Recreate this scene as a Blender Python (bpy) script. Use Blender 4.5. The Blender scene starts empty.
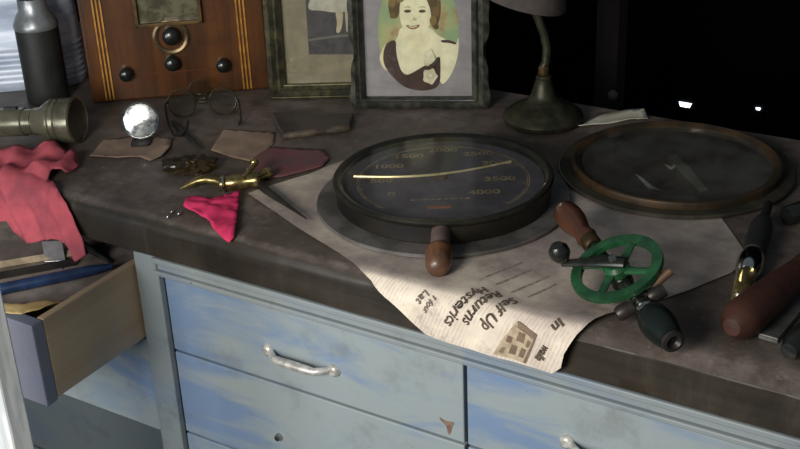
import bpy, bmesh, math, random
from mathutils import Vector, Matrix, noise, geometry

random.seed(4)
PI = math.pi
scene = bpy.context.scene
COL = scene.collection
B = 0.90                                   # height of the bench top above the floor

# ------------------------------------------------------------------ camera
YAW, PITCH, ROLL, FPX = .5643, .4593, -.0434, 1213.15
CAM = Vector((.4458, -1.0798, .7139 + B))
FW = Vector((-math.sin(YAW) * math.cos(PITCH), math.cos(YAW) * math.cos(PITCH), -math.sin(PITCH)))
_r = FW.cross(Vector((0, 0, 1))).normalized()
_u = _r.cross(FW)
RT = _r * math.cos(ROLL) + _u * math.sin(ROLL)
UP = -_r * math.sin(ROLL) + _u * math.cos(ROLL)
cam_data = bpy.data.cameras.new('camera')
cam_data.sensor_fit = 'HORIZONTAL'
cam_data.sensor_width = 36
cam_data.lens = FPX * 36 / 800
cam_data.clip_start = .02
cam = bpy.data.objects.new('camera', cam_data)
COL.objects.link(cam)
cam.matrix_world = Matrix((
    (RT.x, UP.x, -FW.x, CAM.x), (RT.y, UP.y, -FW.y, CAM.y), (RT.z, UP.z, -FW.z, CAM.z), (0, 0, 0, 1)))
scene.camera = cam

# ------------------------------------------------------------------ world, light, exposure
world = bpy.data.worlds.new('world')
scene.world = world
world.use_nodes = True
bg = world.node_tree.nodes['Background']
bg.inputs[0].default_value = (.75, .88, 1.0, 1)
bg.inputs[1].default_value = .13

LIGHT_POS = Vector((-.25, -1.45, .62 + B))
def area(name, loc, target, sx, sy, power, col):
    d = bpy.data.lights.new(name, 'AREA')
    d.shape = 'RECTANGLE'; d.size = sx; d.size_y = sy; d.energy = power; d.color = col
    o = bpy.data.objects.new(name, d); COL.objects.link(o)
    o.location = loc
    o.rotation_euler = (Vector(target) - Vector(loc)).to_track_quat('-Z', 'Y').to_euler()
    return o
area('doorway_light', LIGHT_POS, (-.45, .15, .86), .5, .5, 23, (1.0, .95, .87))
area('daylight', (-1.0, -2.1, .30 + B), (-.5, 0, .75), .9, .9, 22, (.92, .96, 1.0))

vs = scene.view_settings
vs.view_transform = 'Standard'
vs.look = 'None'
vs.gamma = 1
vs.use_curve_mapping = False
vs.exposure = 0.0

# ------------------------------------------------------------------ pixel -> point
def ray(px, py): return FW + RT * ((px - 400) / FPX) + UP * ((224.5 - py) / FPX)
def at(px, py, z=0.0):                      # z is above the bench top
    d = ray(px, py); return CAM + d * ((z + B - CAM.z) / d.z)
def aty(px, py, y):
    d = ray(px, py); return CAM + d * ((y - CAM.y) / d.y)
def onplane(px, py, M, y0=0.0):             # hit the local plane y=y0 of a matrix -> local x, z
    Mi = M.inverted(); o = Mi @ CAM; d = Mi.to_3x3() @ ray(px, py)
    p = o + d * ((y0 - o.y) / d.y); return p.x, p.z

# ------------------------------------------------------------------ materials
def lin(c):
    f = lambda v: (v / 255) / 12.92 if v / 255 <= .04045 else ((v / 255 + .055) / 1.055) ** 2.4
    return (f(c[0]), f(c[1]), f(c[2]), 1)

class NT:
    def __init__(s, name):
        s.m = bpy.data.materials.new(name); s.m.use_nodes = True
        s.t = s.m.node_tree; s.n = s.t.nodes
        s.p = s.n['Principled BSDF']; s.out = s.n['Material Output']
        s.tc = s.n.new('ShaderNodeTexCoord')
    def link(s, a, b): s.t.links.new(a, b)
    def mapping(s, scale=(1, 1, 1), src='Object', rot=(0, 0, 0)):
        mp = s.n.new('ShaderNodeMapping'); mp.inputs['Scale'].default_value = scale
        mp.inputs['Rotation'].default_value = rot
        s.link(s.tc.outputs[src], mp.inputs[0]); return mp.outputs[0]
    def noise(s, vec, scale, detail=6, rough=.6, dist=0):
        n = s.n.new('ShaderNodeTexNoise'); n.inputs['Scale'].default_value = scale
        n.inputs['Detail'].default_value = detail; n.inputs['Roughness'].default_value = rough
        n.inputs['Distortion'].default_value = dist
        s.link(vec, n.inputs['Vector']); return n.outputs['Fac']
    def ramp(s, fac, lo, hi):
        r = s.n.new('ShaderNodeMapRange'); r.interpolation_type = 'SMOOTHSTEP'
        r.inputs[1].default_value = lo; r.inputs[2].default_value = hi
        s.link(fac, r.inputs[0]); return r.outputs[0]
    def mix(s, fac, a, b):
        x = s.n.new('ShaderNodeMix'); x.data_type = 'RGBA'
        for v, i in ((a, 6), (b, 7)):
            if isinstance(v, tuple): x.inputs[i].default_value = v
            else: s.link(v, x.inputs[i])
        if isinstance(fac, (int, float)): x.inputs[0].default_value = fac
        else: s.link(fac, x.inputs[0])
        return x.outputs[2]
    def math(s, op, a, b=None):
        x = s.n.new('ShaderNodeMath'); x.operation = op
        for v, i in ((a, 0), (b, 1)):
            if v is None: continue
            if isinstance(v, (int, float)): x.inputs[i].default_value = v
            else: s.link(v, x.inputs[i])
        return x.outputs[0]
    def base(s, c):
        if isinstance(c, tuple): s.p.inputs['Base Color'].default_value = c
        else: s.link(c, s.p.inputs['Base Color'])
    def bump(s, h, strength, dist=.002):
        b = s.n.new('ShaderNodeBump'); b.inputs['Strength'].default_value = strength
        b.inputs['Distance'].default_value = dist
        s.link(h, b.inputs['Height']); s.link(b.outputs[0], s.p.inputs['Normal'])

MATS = {}
def mat(name, c1, c2=None, scale=20, rough=.6, metal=0, stretch=(1, 1, 1), bump=0, lo=.38, hi=.62, coat=0, spec=None, detail=6):
    if name in MATS: return MATS[name]
    t = NT(name); v = t.mapping(stretch)
    f = t.noise(v, scale, detail)
    t.base(t.mix(t.ramp(f, lo, hi), lin(c1), lin(c2 or tuple(x * .8 for x in c1))))
    t.p.inputs['Roughness'].default_value = rough
    t.p.inputs['Metallic'].default_value = metal
    if coat: t.p.inputs['Coat Weight'].default_value = coat; t.p.inputs['Coat Roughness'].default_value = .12
    if spec is not None: t.p.inputs['Specular IOR Level'].default_value = spec
    if bump: t.bump(t.noise(v, scale * 2.5, 5), bump)
    MATS[name] = t.m
    return t.m

def wood_mat(name, dark, light, grime, along=0, scale=1.0, rough=.55, dust=None, coat=0):
    t = NT(name)
    st = [28, 28, 28]; st[along] = 1.6
    v = t.mapping(tuple(x * scale for x in st))
    g = t.noise(v, 1.0, 7, .65, .6)
    v2 = t.mapping((1, 1, 1))
    gr = t.noise(v2, 7 * scale, 7, .65)
    c = t.mix(t.ramp(g, .3, .7), lin(dark), lin(light))
    c = t.mix(t.ramp(gr, .45, .72), c, lin(grime))
    if dust:                                  # pale rubbed patches
        c = t.mix(t.math('MULTIPLY', t.ramp(t.noise(t.mapping((1, 1, .35)), 9, 7, .7), .50, .72), .4), c, lin((84, 76, 64)))
    if dust:                                  # dust that has settled on what faces up
        geo = t.n.new('ShaderNodeNewGeometry'); sx = t.n.new('ShaderNodeSeparateXYZ')
        t.link(geo.outputs['Normal'], sx.inputs[0])
        up = t.ramp(sx.outputs[2], .55, .97)
        blot = t.ramp(t.noise(v2, 7, 9, .68), .34, .66)
        c = t.mix(t.math('MULTIPLY', up, t.math('ADD', t.math('MULTIPLY', t.math('MULTIPLY', blot, t.ramp(t.noise(v2, 30, 6, .7), .30, .60)), .60), .25)), c, lin(dust))
        fine = t.math('MULTIPLY', up, t.ramp(t.noise(v2, 90, 4, .6), .56, .75))
        c = t.mix(t.math('MULTIPLY', fine, .25), c, lin(tuple(x * 1.3 for x in dust)))
    t.base(c)
    t.p.inputs['Roughness'].default_value = rough
    if coat: t.p.inputs['Coat Weight'].default_value = coat; t.p.inputs['Coat Roughness'].default_value = .15
    t.bump(g, .25, .0015)
    return t.m

def paint_mat(name, c_pale, c_blue, grime):
    t = NT(name)
    v = t.mapping((2.2, 2.2, 9)); v2 = t.mapping((1, 1, 1))
    a = t.noise(v, 1.7, 7, .62, .8)
    sx = t.n.new('ShaderNodeSeparateXYZ'); t.link(v2, sx.inputs[0])       # the bluer first coat shows at each drawer's left end
    fx = t.math('FRACT', t.math('DIVIDE', t.math('ADD', sx.outputs[0], 3 * .483 + .6415), .483))
    a = t.math('ADD', a, t.math('MULTIPLY', t.ramp(fx, .55, .02), .16))
    c = t.mix(t.ramp(a, .50, .72), lin(c_pale), lin(c_blue))
    c = t.mix(t.math('MULTIPLY', t.ramp(t.noise(v2, 11, 7, .7), .5, .75), .55), c, lin(grime))
    sp = t.ramp(t.noise(v2, 85, 4, .6), .69, .76)
    c = t.mix(t.math('MULTIPLY', sp, .8), c, lin((92, 62, 40)))
    t.base(c); t.p.inputs['Roughness'].default_value = .55
    t.bump(t.noise(v2, 60, 5, .6), .12, .001)
    return t.m

def glass_mat(name, tint=(255, 255, 255), gloss=1.0, rough=.03, dirt=0, dirtcol=(120, 118, 110)):
    t = NT(name); t.n.remove(t.p)
    tr = t.n.new('ShaderNodeBsdfTransparent'); tr.inputs[0].default_value = lin(tint)
    gl = t.n.new('ShaderNodeBsdfGlossy'); gl.inputs['Roughness'].default_value = rough
    fr = t.n.new('ShaderNodeFresnel'); fr.inputs[0].default_value = 1.5
    mx = t.n.new('ShaderNodeMixShader')
    t.link(t.math('MULTIPLY', fr.outputs[0], gloss), mx.inputs[0])
    t.link(tr.outputs[0], mx.inputs[1]); t.link(gl.outputs[0], mx.inputs[2])
    last = mx
    if dirt:
        df = t.n.new('ShaderNodeBsdfDiffuse'); df.inputs[0].default_value = lin(dirtcol)
        m2 = t.n.new('ShaderNodeMixShader')
        f = t.ramp(t.noise(t.mapping(), 14, 7, .65), .25, .8)
        t.link(t.math('MULTIPLY', f, dirt), m2.inputs[0])
        t.link(mx.outputs[0], m2.inputs[1]); t.link(df.outputs[0], m2.inputs[2]); last = m2
    t.link(last.outputs[0], t.out.inputs[0])
    return t.m

def emit_mat(name, col, s):
    t = NT(name); t.p.inputs['Emission Color'].default_value = lin(col)
    t.p.inputs['Emission Strength'].default_value = s; t.base(lin(col)); return t.m

bench_wood = wood_mat('bench_wood', (34, 28, 20), (54, 46, 35), (26, 23, 19), 0, 1.0, .5, dust=(132, 119, 112))
blue_paint = paint_mat('blue_paint', (148, 158, 160), (116, 138, 168), (104, 108, 106))
trim_paint = paint_mat('trim_paint', (136, 144, 145), (124, 136, 148), (86, 88, 86))
grey_paint = paint_mat('grey_paint', (128, 142, 148), (108, 128, 150), (88, 92, 90))
shaded_paint = paint_mat('shaded_paint', (84, 92, 94), (78, 88, 98), (60, 62, 62))  # shade of the recessed lower drawers put into the colour
raw_wood = wood_mat('raw_wood', (128, 92, 52), (166, 124, 74), (104, 96, 96), 1, .8, .7)
drawer_wood = wood_mat('drawer_wood', (176, 150, 120), (196, 170, 136), (158, 156, 162), 1, .7, .7)
walnut = wood_mat('walnut', (56, 29, 8), (94, 54, 16), (40, 22, 8), 2, 1.0, .35, coat=.35)
walnut_h = wood_mat('walnut_h', (66, 30, 8), (112, 58, 18), (50, 24, 8), 0, 1.0, .35, coat=.35)
handle_wood = wood_mat('handle_wood', (62, 38, 26), (88, 54, 36), (66, 40, 30), 0, 2.0, .35, coat=.3)
knob_wood = wood_mat('knob_wood', (84, 54, 34), (116, 78, 48), (74, 60, 54), 1, 2.0, .4, coat=.2)
red_wood = wood_mat('red_wood', (54, 30, 22), (70, 40, 29), (76, 44, 34), 0, 2.0, .5)
black_void = mat('dark_plaster', (7, 8, 9), (5, 6, 6), 3, .95, spec=.05)
dark_floor = mat('dark_concrete', (40, 38, 36), (30, 28, 27), 3, .9)
dark_metal = mat('dark_metal', (44, 42, 40), (62, 58, 54), 22, .42, .55)
black_lacquer = mat('black_lacquer', (22, 24, 22), (30, 32, 28), 30, .28, .0, coat=.3)
black_rough = mat('black_rough', (24, 25, 24), (36, 36, 34), 40, .6)
steel = mat('steel', (176, 176, 170), (120, 118, 112), 40, .24, 1)
pull_metal = mat('pull_metal', (226, 224, 216), (176, 172, 164), 70, .38, .45)
chrome = mat('chrome', (222, 222, 218), (190, 190, 186), 20, .12, 1)
pewter = mat('pewter', (150, 154, 156), (118, 122, 124), 26, .34, .55, bump=.1)
brass = mat('brass', (176, 158, 106), (118, 104, 66), 45, .26, .9)
brass_dull = mat('brass_dull', (116, 92, 56), (80, 64, 42), 30, .45, .7)
rim_brown = mat('rim_brown', (76, 58, 36), (48, 40, 30), 20, .5, .3)
grey_dusty = mat('grey_dusty', (112, 110, 112), (78, 76, 80), 14, .7, .0, bump=.1)
flange_grey = mat('flange_grey', (108, 104, 101), (76, 73, 70), 16, .6, .2)
drum_black = mat('drum_black', (20, 19, 17), (34, 30, 22), 24, .4, .1)
dial_grey = mat('dial_grey', (92, 89, 94), (68, 65, 71), 18, .75)
gold_print = mat('gold_print', (158, 142, 108), (112, 102, 82), 45, .6)
copper = mat('copper', (160, 104, 72), (128, 84, 58), 60, .5, .2)
green_enamel = mat('green_enamel', (36, 84, 50), (26, 62, 38), 40, .32, .0, coat=.3)
pink_cloth = mat('pink_cloth', (182, 86, 96), (138, 70, 80), 22, .95, bump=.35, lo=.3, hi=.7, spec=.1)
bright_pink = mat('bright_pink', (228, 66, 110), (196, 54, 94), 30, .95, bump=.35, spec=.1)
kraft = mat('kraft', (160, 136, 114), (128, 106, 92), 10, .85)
red_cover = mat('red_cover', (118, 70, 72), (98, 74, 74), 36, .8)
white_paper = mat('white_paper', (226, 222, 204), (196, 190, 170), 14, .85)
old_paper = mat('old_paper', (206, 180, 126), (170, 142, 92), 12, .85)
post_paint = mat('post_paint', (226, 228, 226), (186, 192, 194), 12, .7, stretch=(4, 4, .6))
tin_grey = mat('tin_grey', (206, 216, 230), (160, 172, 192), 8, .42, .1, stretch=(1, 1, 5))
mat_lilac = mat('mat_lilac', (164, 160, 170), (150, 146, 158), 30, .85)
mat_beige = mat('mat_beige', (150, 142, 122), (134, 128, 112), 30, .85)
frame_dark = mat('frame_dark', (84, 84, 74), (50, 50, 44), 60, .36, .35, bump=.35)
frame_olive = mat('frame_olive', (88, 84, 60), (54, 52, 40), 50, .4, .35, bump=.3)
lamp_bronze = mat('lamp_bronze', (62, 60, 44), (42, 42, 30), 55, .45, .45, bump=.4)
shade_cloth = mat('shade_cloth', (76, 67, 62), (62, 55, 52), 40, .8)
flash_metal = mat('flash_metal', (130, 126, 106), (96, 92, 76), 18, .25, .6)
glass_clear = glass_mat('glass_clear', (250, 250, 246), .8)
glass_dusty = glass_mat('glass_dusty', (252, 252, 252), .12, .12, dirt=.05, dirtcol=(110, 108, 108))
glass_ring = glass_mat('glass_ring', (250, 251, 249), .5, .05, dirt=.30, dirtcol=(116, 115, 110))
glass_amber = glass_mat('glass_amber', (226, 218, 186), 1.6, .12, dirt=.2, dirtcol=(190, 170, 110))
cello = glass_mat('cello', (150, 132, 92), 1.6, .12, dirt=.35, dirtcol=(92, 78, 50))
inlay = mat('inlay', (186, 132, 50), (150, 102, 36), 40, .4)
blue_enamel = mat('blue_enamel', (34, 58, 96), (26, 42, 70), 30, .35)
ink = mat('ink', (70, 58, 48), (96, 82, 70), 90, .9)
ink_soft = mat('ink_soft', (112, 102, 92), (128, 116, 104), 60, .9)

# ------------------------------------------------------------------ mesh builder
class MB:
    def __init__(s): s.v = []; s.f = []
    def add(s, vs, fs):
        o = len(s.v); s.v += [Vector(v) for v in vs]; s.f += [tuple(i + o for i in f) for f in fs]; return s
    def box(s, c, size, rz=0, M=None):
        R = Matrix.Rotation(rz, 3, 'Z'); hx, hy, hz = (x / 2 for x in size); vs = []
        for x, y, z in ((-1, -1, -1), (1, -1, -1), (1, 1, -1), (-1, 1, -1), (-1, -1, 1), (1, -1, 1), (1, 1, 1), (-1, 1, 1)):
            p = Vector(c) + R @ Vector((x * hx, y * hy, z * hz)); vs.append(M @ p if M else p)
        return s.add(vs, [(0, 3, 2, 1), (4, 5, 6, 7), (0, 1, 5, 4), (1, 2, 6, 5), (2, 3, 7, 6), (3, 0, 4, 7)])
    def lathe(s, prof, seg=40, M=None, closed=False):   # profile of (r, z) around local z
        vs = []; fs = []; n = len(prof)
        for r, z in prof:
            for k in range(seg):
                a = 2 * PI * k / seg; p = Vector((r * math.cos(a), r * math.sin(a), z)); vs.append(M @ p if M else p)
        for i in range(n if closed else n - 1):
            j = (i + 1) % n
            for k in range(seg):
                l = (k + 1) % seg; fs.append((i * seg + k, i * seg + l, j * seg + l, j * seg + k))
        if not closed:
            if prof[0][0] > 1e-6: fs.append(tuple(range(seg - 1, -1, -1)))
            if prof[-1][0] > 1e-6: fs.append(tuple((n - 1) * seg + k for k in range(seg)))
        return s.add(vs, fs)
    def tube(s, path, rad, seg=10, flat=1.0):
        path = [Vector(p) for p in path]; n = len(path)
        rad = rad if isinstance(rad, (list, tuple)) else [rad] * n
        vs = []; fs = []; ref = None
        for i, p in enumerate(path):
            t = (path[min(i + 1, n - 1)] - path[max(i - 1, 0)]).normalized()
            if ref is None: ref = Vector((0, 0, 1)) if abs(t.z) < .9 else Vector((1, 0, 0))
            a = (ref - t * ref.dot(t)).normalized(); ref = a; b = t.cross(a)
            for k in range(seg):
                q = 2 * PI * k / seg; vs.append(p + (a * math.cos(q) * flat + b * math.sin(q)) * rad[i])
        for i in range(n - 1):
            for k in range(seg):
                l = (k + 1) % seg; fs.append((i * seg + k, i * seg + l, (i + 1) * seg + l, (i + 1) * seg + k))
        fs.append(tuple(range(seg - 1, -1, -1))); fs.append(tuple((n - 1) * seg + k for k in range(seg)))
        return s.add(vs, fs)
    def prism(s, poly, d0, d1, fn):           # polygon (a,b) extruded over d; fn(a,b,d) -> point
        n = len(poly); vs = [fn(a, b, d0) for a, b in poly] + [fn(a, b, d1) for a, b in poly]
        fs = [tuple(range(n - 1, -1, -1)), tuple(range(n, 2 * n))]
        fs += [(i, (i + 1) % n, n + (i + 1) % n, n + i) for i in range(n)]
        return s.add(vs, fs)
    def build(s, name, m, parent=None, smooth=True, bevel=0, loc=None):
        me = bpy.data.meshes.new(name); me.from_pydata([tuple(v) for v in s.v], [], s.f)
        bm = bmesh.new(); bm.from_mesh(me); bmesh.ops.recalc_face_normals(bm, faces=bm.faces)
        if smooth:
            for f in bm.faces: f.smooth = True
            for e in bm.edges:
                if len(e.link_faces) == 2 and e.calc_face_angle(0) > .7: e.smooth = False
        bm.to_mesh(me); bm.free()
        me.materials.append(m)
        o = bpy.data.objects.new(name, me); COL.objects.link(o)
        if parent: o.parent = parent
        if loc is not None: o.location = loc
        if bevel:
            b = o.modifiers.new('bevel', 'BEVEL'); b.width = bevel; b.segments = 2; b.limit_method = 'ANGLE'
        return o

def tag(o, label, cat, group=None):
    o['label'] = label; o['category'] = cat
    if group: o['group'] = group
    return o
def thing(name, label, cat, M=None, group=None):
    o = bpy.data.objects.new(name, None); COL.objects.link(o); o.empty_display_size = .02
    if M is not None: o.matrix_world = M
    return tag(o, label, cat, group)
def structure(o): o['kind'] = 'structure'; return o
def copy_tree(o, parent=None):
    c = o.copy(); COL.objects.link(c); c.parent = parent
    for ch in list(o.children): copy_tree(ch, c)
    return c
def T(x, y, z=0, rz=0, rx=0): return Matrix.Translation((x, y, z)) @ Matrix.Rotation(rz, 4, 'Z') @ Matrix.Rotation(rx, 4, 'X')
def frame(origin, xaxis, zaxis):              # matrix with given x axis and (about) z axis
    x = Vector(xaxis).normalized(); z = Vector(zaxis); z = (z - x * z.dot(x)).normalized(); y = z.cross(x)
    M = Matrix((x, y, z)).transposed().to_4x4(); M.translation = Vector(origin); return M
def axis_z(p0, p1):                           # matrix whose local z runs p0 -> p1
    z = (Vector(p1) - Vector(p0)).normalized(); r = Vector((0, 0, 1)) if abs(z.z) < .9 else Vector((1, 0, 0))
    x = r.cross(z).normalized(); y = z.cross(x)
    M = Matrix((x, y, z)).transposed().to_4x4(); M.translation = Vector(p0); return M
def rounded(w, h, r, n=5):
    out = []
    for cx, cy, a0 in ((w / 2 - r, h / 2 - r, 0), (-w / 2 + r, h / 2 - r, PI / 2), (-w / 2 + r, -h / 2 + r, PI), (w / 2 - r, -h / 2 + r, 1.5 * PI)):
        for k in range(n + 1):
            a = a0 + PI / 2 * k / n; out.append((cx + r * math.cos(a), cy + r * math.sin(a)))
    return out
def ellipse(cx, cy, rx, ry, n=36): return [(cx + rx * math.cos(2 * PI * k / n), cy + ry * math.sin(2 * PI * k / n)) for k in range(n)]
def nz(x, y, z=0, s=1): return noise.noise(Vector((x * s, y * s, z)))
def smooth_loop(pts, it=2):
    for _ in range(it):
        q = []
        for i, p in enumerate(pts):
            n = pts[(i + 1) % len(pts)]
            q += [(p[0] * .75 + n[0] * .25, p[1] * .75 + n[1] * .25), (p[0] * .25 + n[0] * .75, p[1] * .25 + n[1] * .75)]
        pts = q
    return pts

def text_flat(txt, size, bold=0.0, shear=0.0, align='CENTER'):
    cu = bpy.data.curves.new('t', 'FONT'); cu.body = txt; cu.size = size; cu.offset = bold; cu.shear = shear
    cu.align_x = align; cu.align_y = 'CENTER'; cu.resolution_u = 3
    o = bpy.data.objects.new('t', cu); COL.objects.link(o)
    dg = bpy.context.evaluated_depsgraph_get(); me = bpy.data.meshes.new_from_object(o.evaluated_get(dg))
    vs = [v.co.copy() for v in me.vertices]; fs = [tuple(p.vertices) for p in me.polygons]
    bpy.data.objects.remove(o); bpy.data.curves.remove(cu); bpy.data.meshes.remove(me)
    return vs, fs

# ------------------------------------------------------------------ sheets draped over the bench edge
RR = .020                                     # worn round-over of the bench front edge
def drape(x, s, off):
    if s >= RR: return Vector((x, s, B + off))
    ph = (RR - s) / RR
    if ph <= PI / 2: return Vector((x, RR - (RR + off) * math.sin(ph), B - RR + (RR + off) * math.cos(ph)))
    return Vector((x, -off, B - RR - (s - (RR - PI / 2 * RR)) * -1))
def dev(px, py):                              # pixel -> (x, s) on the bench top or its front edge
    p = at(px, py)
    if p.y >= RR: return p.x, p.y
    q = aty(px, py, 0)
    if q.z - B <= -RR: return q.x, RR - PI / 2 * RR + (q.z - B + RR)
    a, b = 0, PI / 2
    for _ in range(30):
        m = (a + b) / 2; p = at(px, py, -RR + RR * math.cos(m))
        if p.y < RR - RR * math.sin(m): a = m
        else: b = m
    return p.x, RR - m * RR
def resample(loop, step):
    out = []
    for i, p in enumerate(loop):
        q = loop[(i + 1) % len(loop)]; d = math.hypot(q[0] - p[0], q[1] - p[1]); n = max(1, int(d / step))
        out += [(p[0] + (q[0] - p[0]) * k / n, p[1] + (q[1] - p[1]) * k / n) for k in range(n)]
    return out
def inside(p, loop):
    c = False; x, y = p
    for i in range(len(loop)):
        (x1, y1), (x2, y2) = loop[i], loop[i - 1]
        if (y1 > y) != (y2 > y) and x < (x2 - x1) * (y - y1) / (y2 - y1) + x1: c = not c
    return c
def edge_dist(p, loop):
    return min(math.hypot(p[0] - q[0], p[1] - q[1]) for q in loop)
def sheet(name, loop, step, height, m, thick, parent=None, place=drape, uv=None):
    lp = resample(loop, step); n = len(lp)
    xs = [p[0] for p in lp]; ys = [p[1] for p in lp]; pts = list(lp)
    y = min(ys); row = 0
    while y < max(ys):
        x = min(xs) + (step / 2 if row % 2 else 0)
        while x < max(xs):
            p = (x, y)
            if inside(p, lp) and edge_dist(p, lp) > step * .5: pts.append(p)
            x += step
        y += step * .87; row += 1
    r = geometry.delaunay_2d_cdt([Vector(p) for p in pts], [], [list(range(n))], 1, 1e-6)
    V, F = r[0], r[2]
    me = bpy.data.meshes.new(name)
    me.from_pydata([tuple(place(v.x, v.y, height(v.x, v.y))) for v in V], [], [tuple(f) for f in F])
    if uv:
        u = me.uv_layers.new(name='UVMap')
        for l in me.loops: u.data[l.index].uv = uv(V[l.vertex_index].x, V[l.vertex_index].y)
    for p in me.polygons: p.use_smooth = True
    me.materials.append(m)
    o = bpy.data.objects.new(name, me); COL.objects.link(o)
    if parent: o.parent = parent
    if thick:
        s = o.modifiers.new('solid', 'SOLIDIFY'); s.thickness = thick; s.offset = 0
    return o

# ================================================================== the setting
structure(MB().box((-.3, -.55, -.05), (6.0, 5.0, .1)).build('floor', dark_floor, smooth=False))
structure(MB().box((-.3, 1.90, 1.3), (6.0, .1, 2.6)).build('wall_back', black_void, smooth=False))

# ------------------------------------------------------------------ worktop
DEPTH, TH = .6556, .0616
X0, X1 = -2.3, 1.3
mb = MB(); nx = 360; prof = []
prof += [(DEPTH, -TH), (DEPTH, -.004), (DEPTH - .004, 0)]
prof += [(DEPTH * k / 14 + RR * (1 - k / 14), 0) for k in range(13, 0, -1)] + [(RR, 0)]
prof += [(RR - RR * math.sin(PI / 16 * k), -RR + RR * math.cos(PI / 16 * k)) for k in range(1, 9)]
prof += [(0, -.032), (0, -.045), (.0, -TH + .004), (.004, -TH)]
vs = []; fs = []; n = len(prof)
for i in range(nx + 1):
    x = X0 + (X1 - X0) * i / nx
    cr = max(0, min(1, (x + .07) / .09)); cr = cr * cr * (3 - 2 * cr)
    for j, (y, z) in enumerate(prof):
        if 16 <= j <= 24 and cr > 0:
            f_ = (j - 16) / 8; y2, z2 = (.024 - .024 * min(1, f_ * 1.3), -.010 * min(1, f_ * 1.3) - .003 * max(0, f_ * 1.3 - 1) / .3)
            y = y + (y2 - y) * cr; z = z + (z2 - z) * cr
        w = 1 if 16 <= j else 0
        chip = (nz(x, j * .3, 3, 9) * .0014 + min(0, nz(x, 0, 8, 16) + .25) * -.004) * w
        vs.append((x, y + max(-.0008, chip), B + z - .0012 * max(0, nz(x, y, 1, 6)) * (1 if 2 < j < 17 else 0)))
for i in range(nx):
    for j in range(n - 1): a = i * n + j; fs.append((a, a + 1, a + n + 1, a + n))
    a = i * n + n - 1; fs.append((a, i * n, i * n + n, a + n))
fs += [tuple(range(n)), tuple(nx * n + k for k in range(n - 1, -1, -1))]
tag(MB().add(vs, fs).build('worktop', bench_wood), 'thick dark dusty wooden worktop with a worn rounded front edge', 'worktop')

# ------------------------------------------------------------------ cabinet
cab = thing('drawer_cabinet', 'pale blue painted drawer cabinet under the dark wooden worktop', 'cabinet', T(0, 0, 0))
def zz(z): return z + B
YF = .012                                     # face of the closed drawers
ct = zz(-TH) - .0005
bd = MB()
bd.box((-.66, .33, (ct + .08) / 2), (.02, .58, ct - .08)).box((X1 - .1, .33, (ct + .08) / 2), (.02, .58, ct - .08))
bd.box((X0 + .1, .33, (ct + .08) / 2), (.02, .58, ct - .08)).box((-.5, .625, ct / 2), (X1 - X0 - .2, .012, ct))
bd.box((-.5, .34, .07), (X1 - X0 - .2, .58, .02)).box((-.5, .06, .03), (X1 - X0 - .2, .02, .06))
bd.box((-1.46, .34, zz(-.2125)), (1.56, .57, .006)).box((.27, .34, zz(-.2195)), (1.83, .55, .004))
bd.build('carcass', raw_wood, cab, smooth=False)
stile = MB()
stile.box((-.6675, .022, (ct + .02) / 2), (.040, .036, ct - .02))
stile.build('stile', trim_paint, cab, smooth=False, bevel=.002)
# stepped moulding under the worktop and down the stile
MB().box((.31, .024, zz(-.0765)), (1.925, .032, .029)).build('top_rail', trim_paint, cab, smooth=False, bevel=.0015)
MB().box((.31, .006, zz(-.0865)), (1.925, .010, .008)).build('bead_moulding', trim_paint, cab, smooth=False, bevel=.002)
MB().box((.31, .006, zz(-.0672)), (1.925, .010, .009)).build('bead_moulding', trim_paint, cab, smooth=False, bevel=.002)
MB().box((-.6455, .008, zz(-.39)), (.006, .012, .60)).build('bead_moulding', trim_paint, cab, smooth=False, bevel=.002)

def pull(parent, x, z):
    h = MB(); pts = []
    for k in range(13):
        t = k / 12; pts.append((x - .048 + .096 * t, YF - .004 - .013 * min(1, math.sin(PI * t) * 2.2), z - .004 - .001 * math.sin(PI * t)))
    h.tube(pts, [.0045 + .002 * math.sin(PI * k / 12) for k in range(13)], 10)
    for sx in (-1, 1):
        h.lathe([(.0005, .004), (.005, .0045), (.0085, .002), (.0095, -.001), (.0095, -.004)], 16,
                Matrix.Translation((x + sx * .054, YF - .003, z - .004)) @ Matrix.Rotation(PI / 2, 4, 'X'))
    return h.build('drawer_pull', pull_metal, parent)
def front(x0, x1, z0, z1, m=blue_paint, y=YF, name='drawer'):
    return MB().box(((x0 + x1) / 2, y + .009, (zz(z0) + zz(z1)) / 2), (x1 - x0, .018, z1 - z0)).build(name, m, cab, smooth=False, bevel=.0018)
dr = front(-.6415, -.1635, -.2155, -.0915); pull(dr, -.411, zz(-.160))
MB().prism(smooth_loop([(-.200, -.186), (-.190, -.190), (-.176, -.187), (-.180, -.194), (-.183, -.208), (-.187, -.210), (-.188, -.197), (-.196, -.192)], 2), YF - .0005, YF + .0005, lambda a, b, d: Vector((a, d, zz(b)))).build('rust_spot', mat('rust', (112, 80, 56), (128, 110, 96), 120, .9), dr, smooth=False)
dr = front(-.6415, -.1635, -.3600, -.2195)
MB().lathe([(.0005, .006), (.004, .005), (.0055, .002), (.0055, -.003)], 14, Matrix.Translation((-.462, YF - .002, zz(-.308))) @ Matrix.Rotation(PI / 2, 4, 'X')).build('screw', steel, dr)
front(-.6415, -.1635, -.52, -.364); front(-.6415, -.1635, -.80, -.524)
for a, b in ((-.1585, .42), (.425, 1.15)):
    dr = front(a, b, -.2155, -.0915); pull(dr, (a + b) / 2 - .1 if a < 0 else (a + b) / 2, zz(-.158))
    dr = front(a, b, -.36, -.2195); pull(dr, (a + b) / 2, zz(-.3)); front(a, b, -.52, -.364); front(a, b, -.80, -.524)
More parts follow.
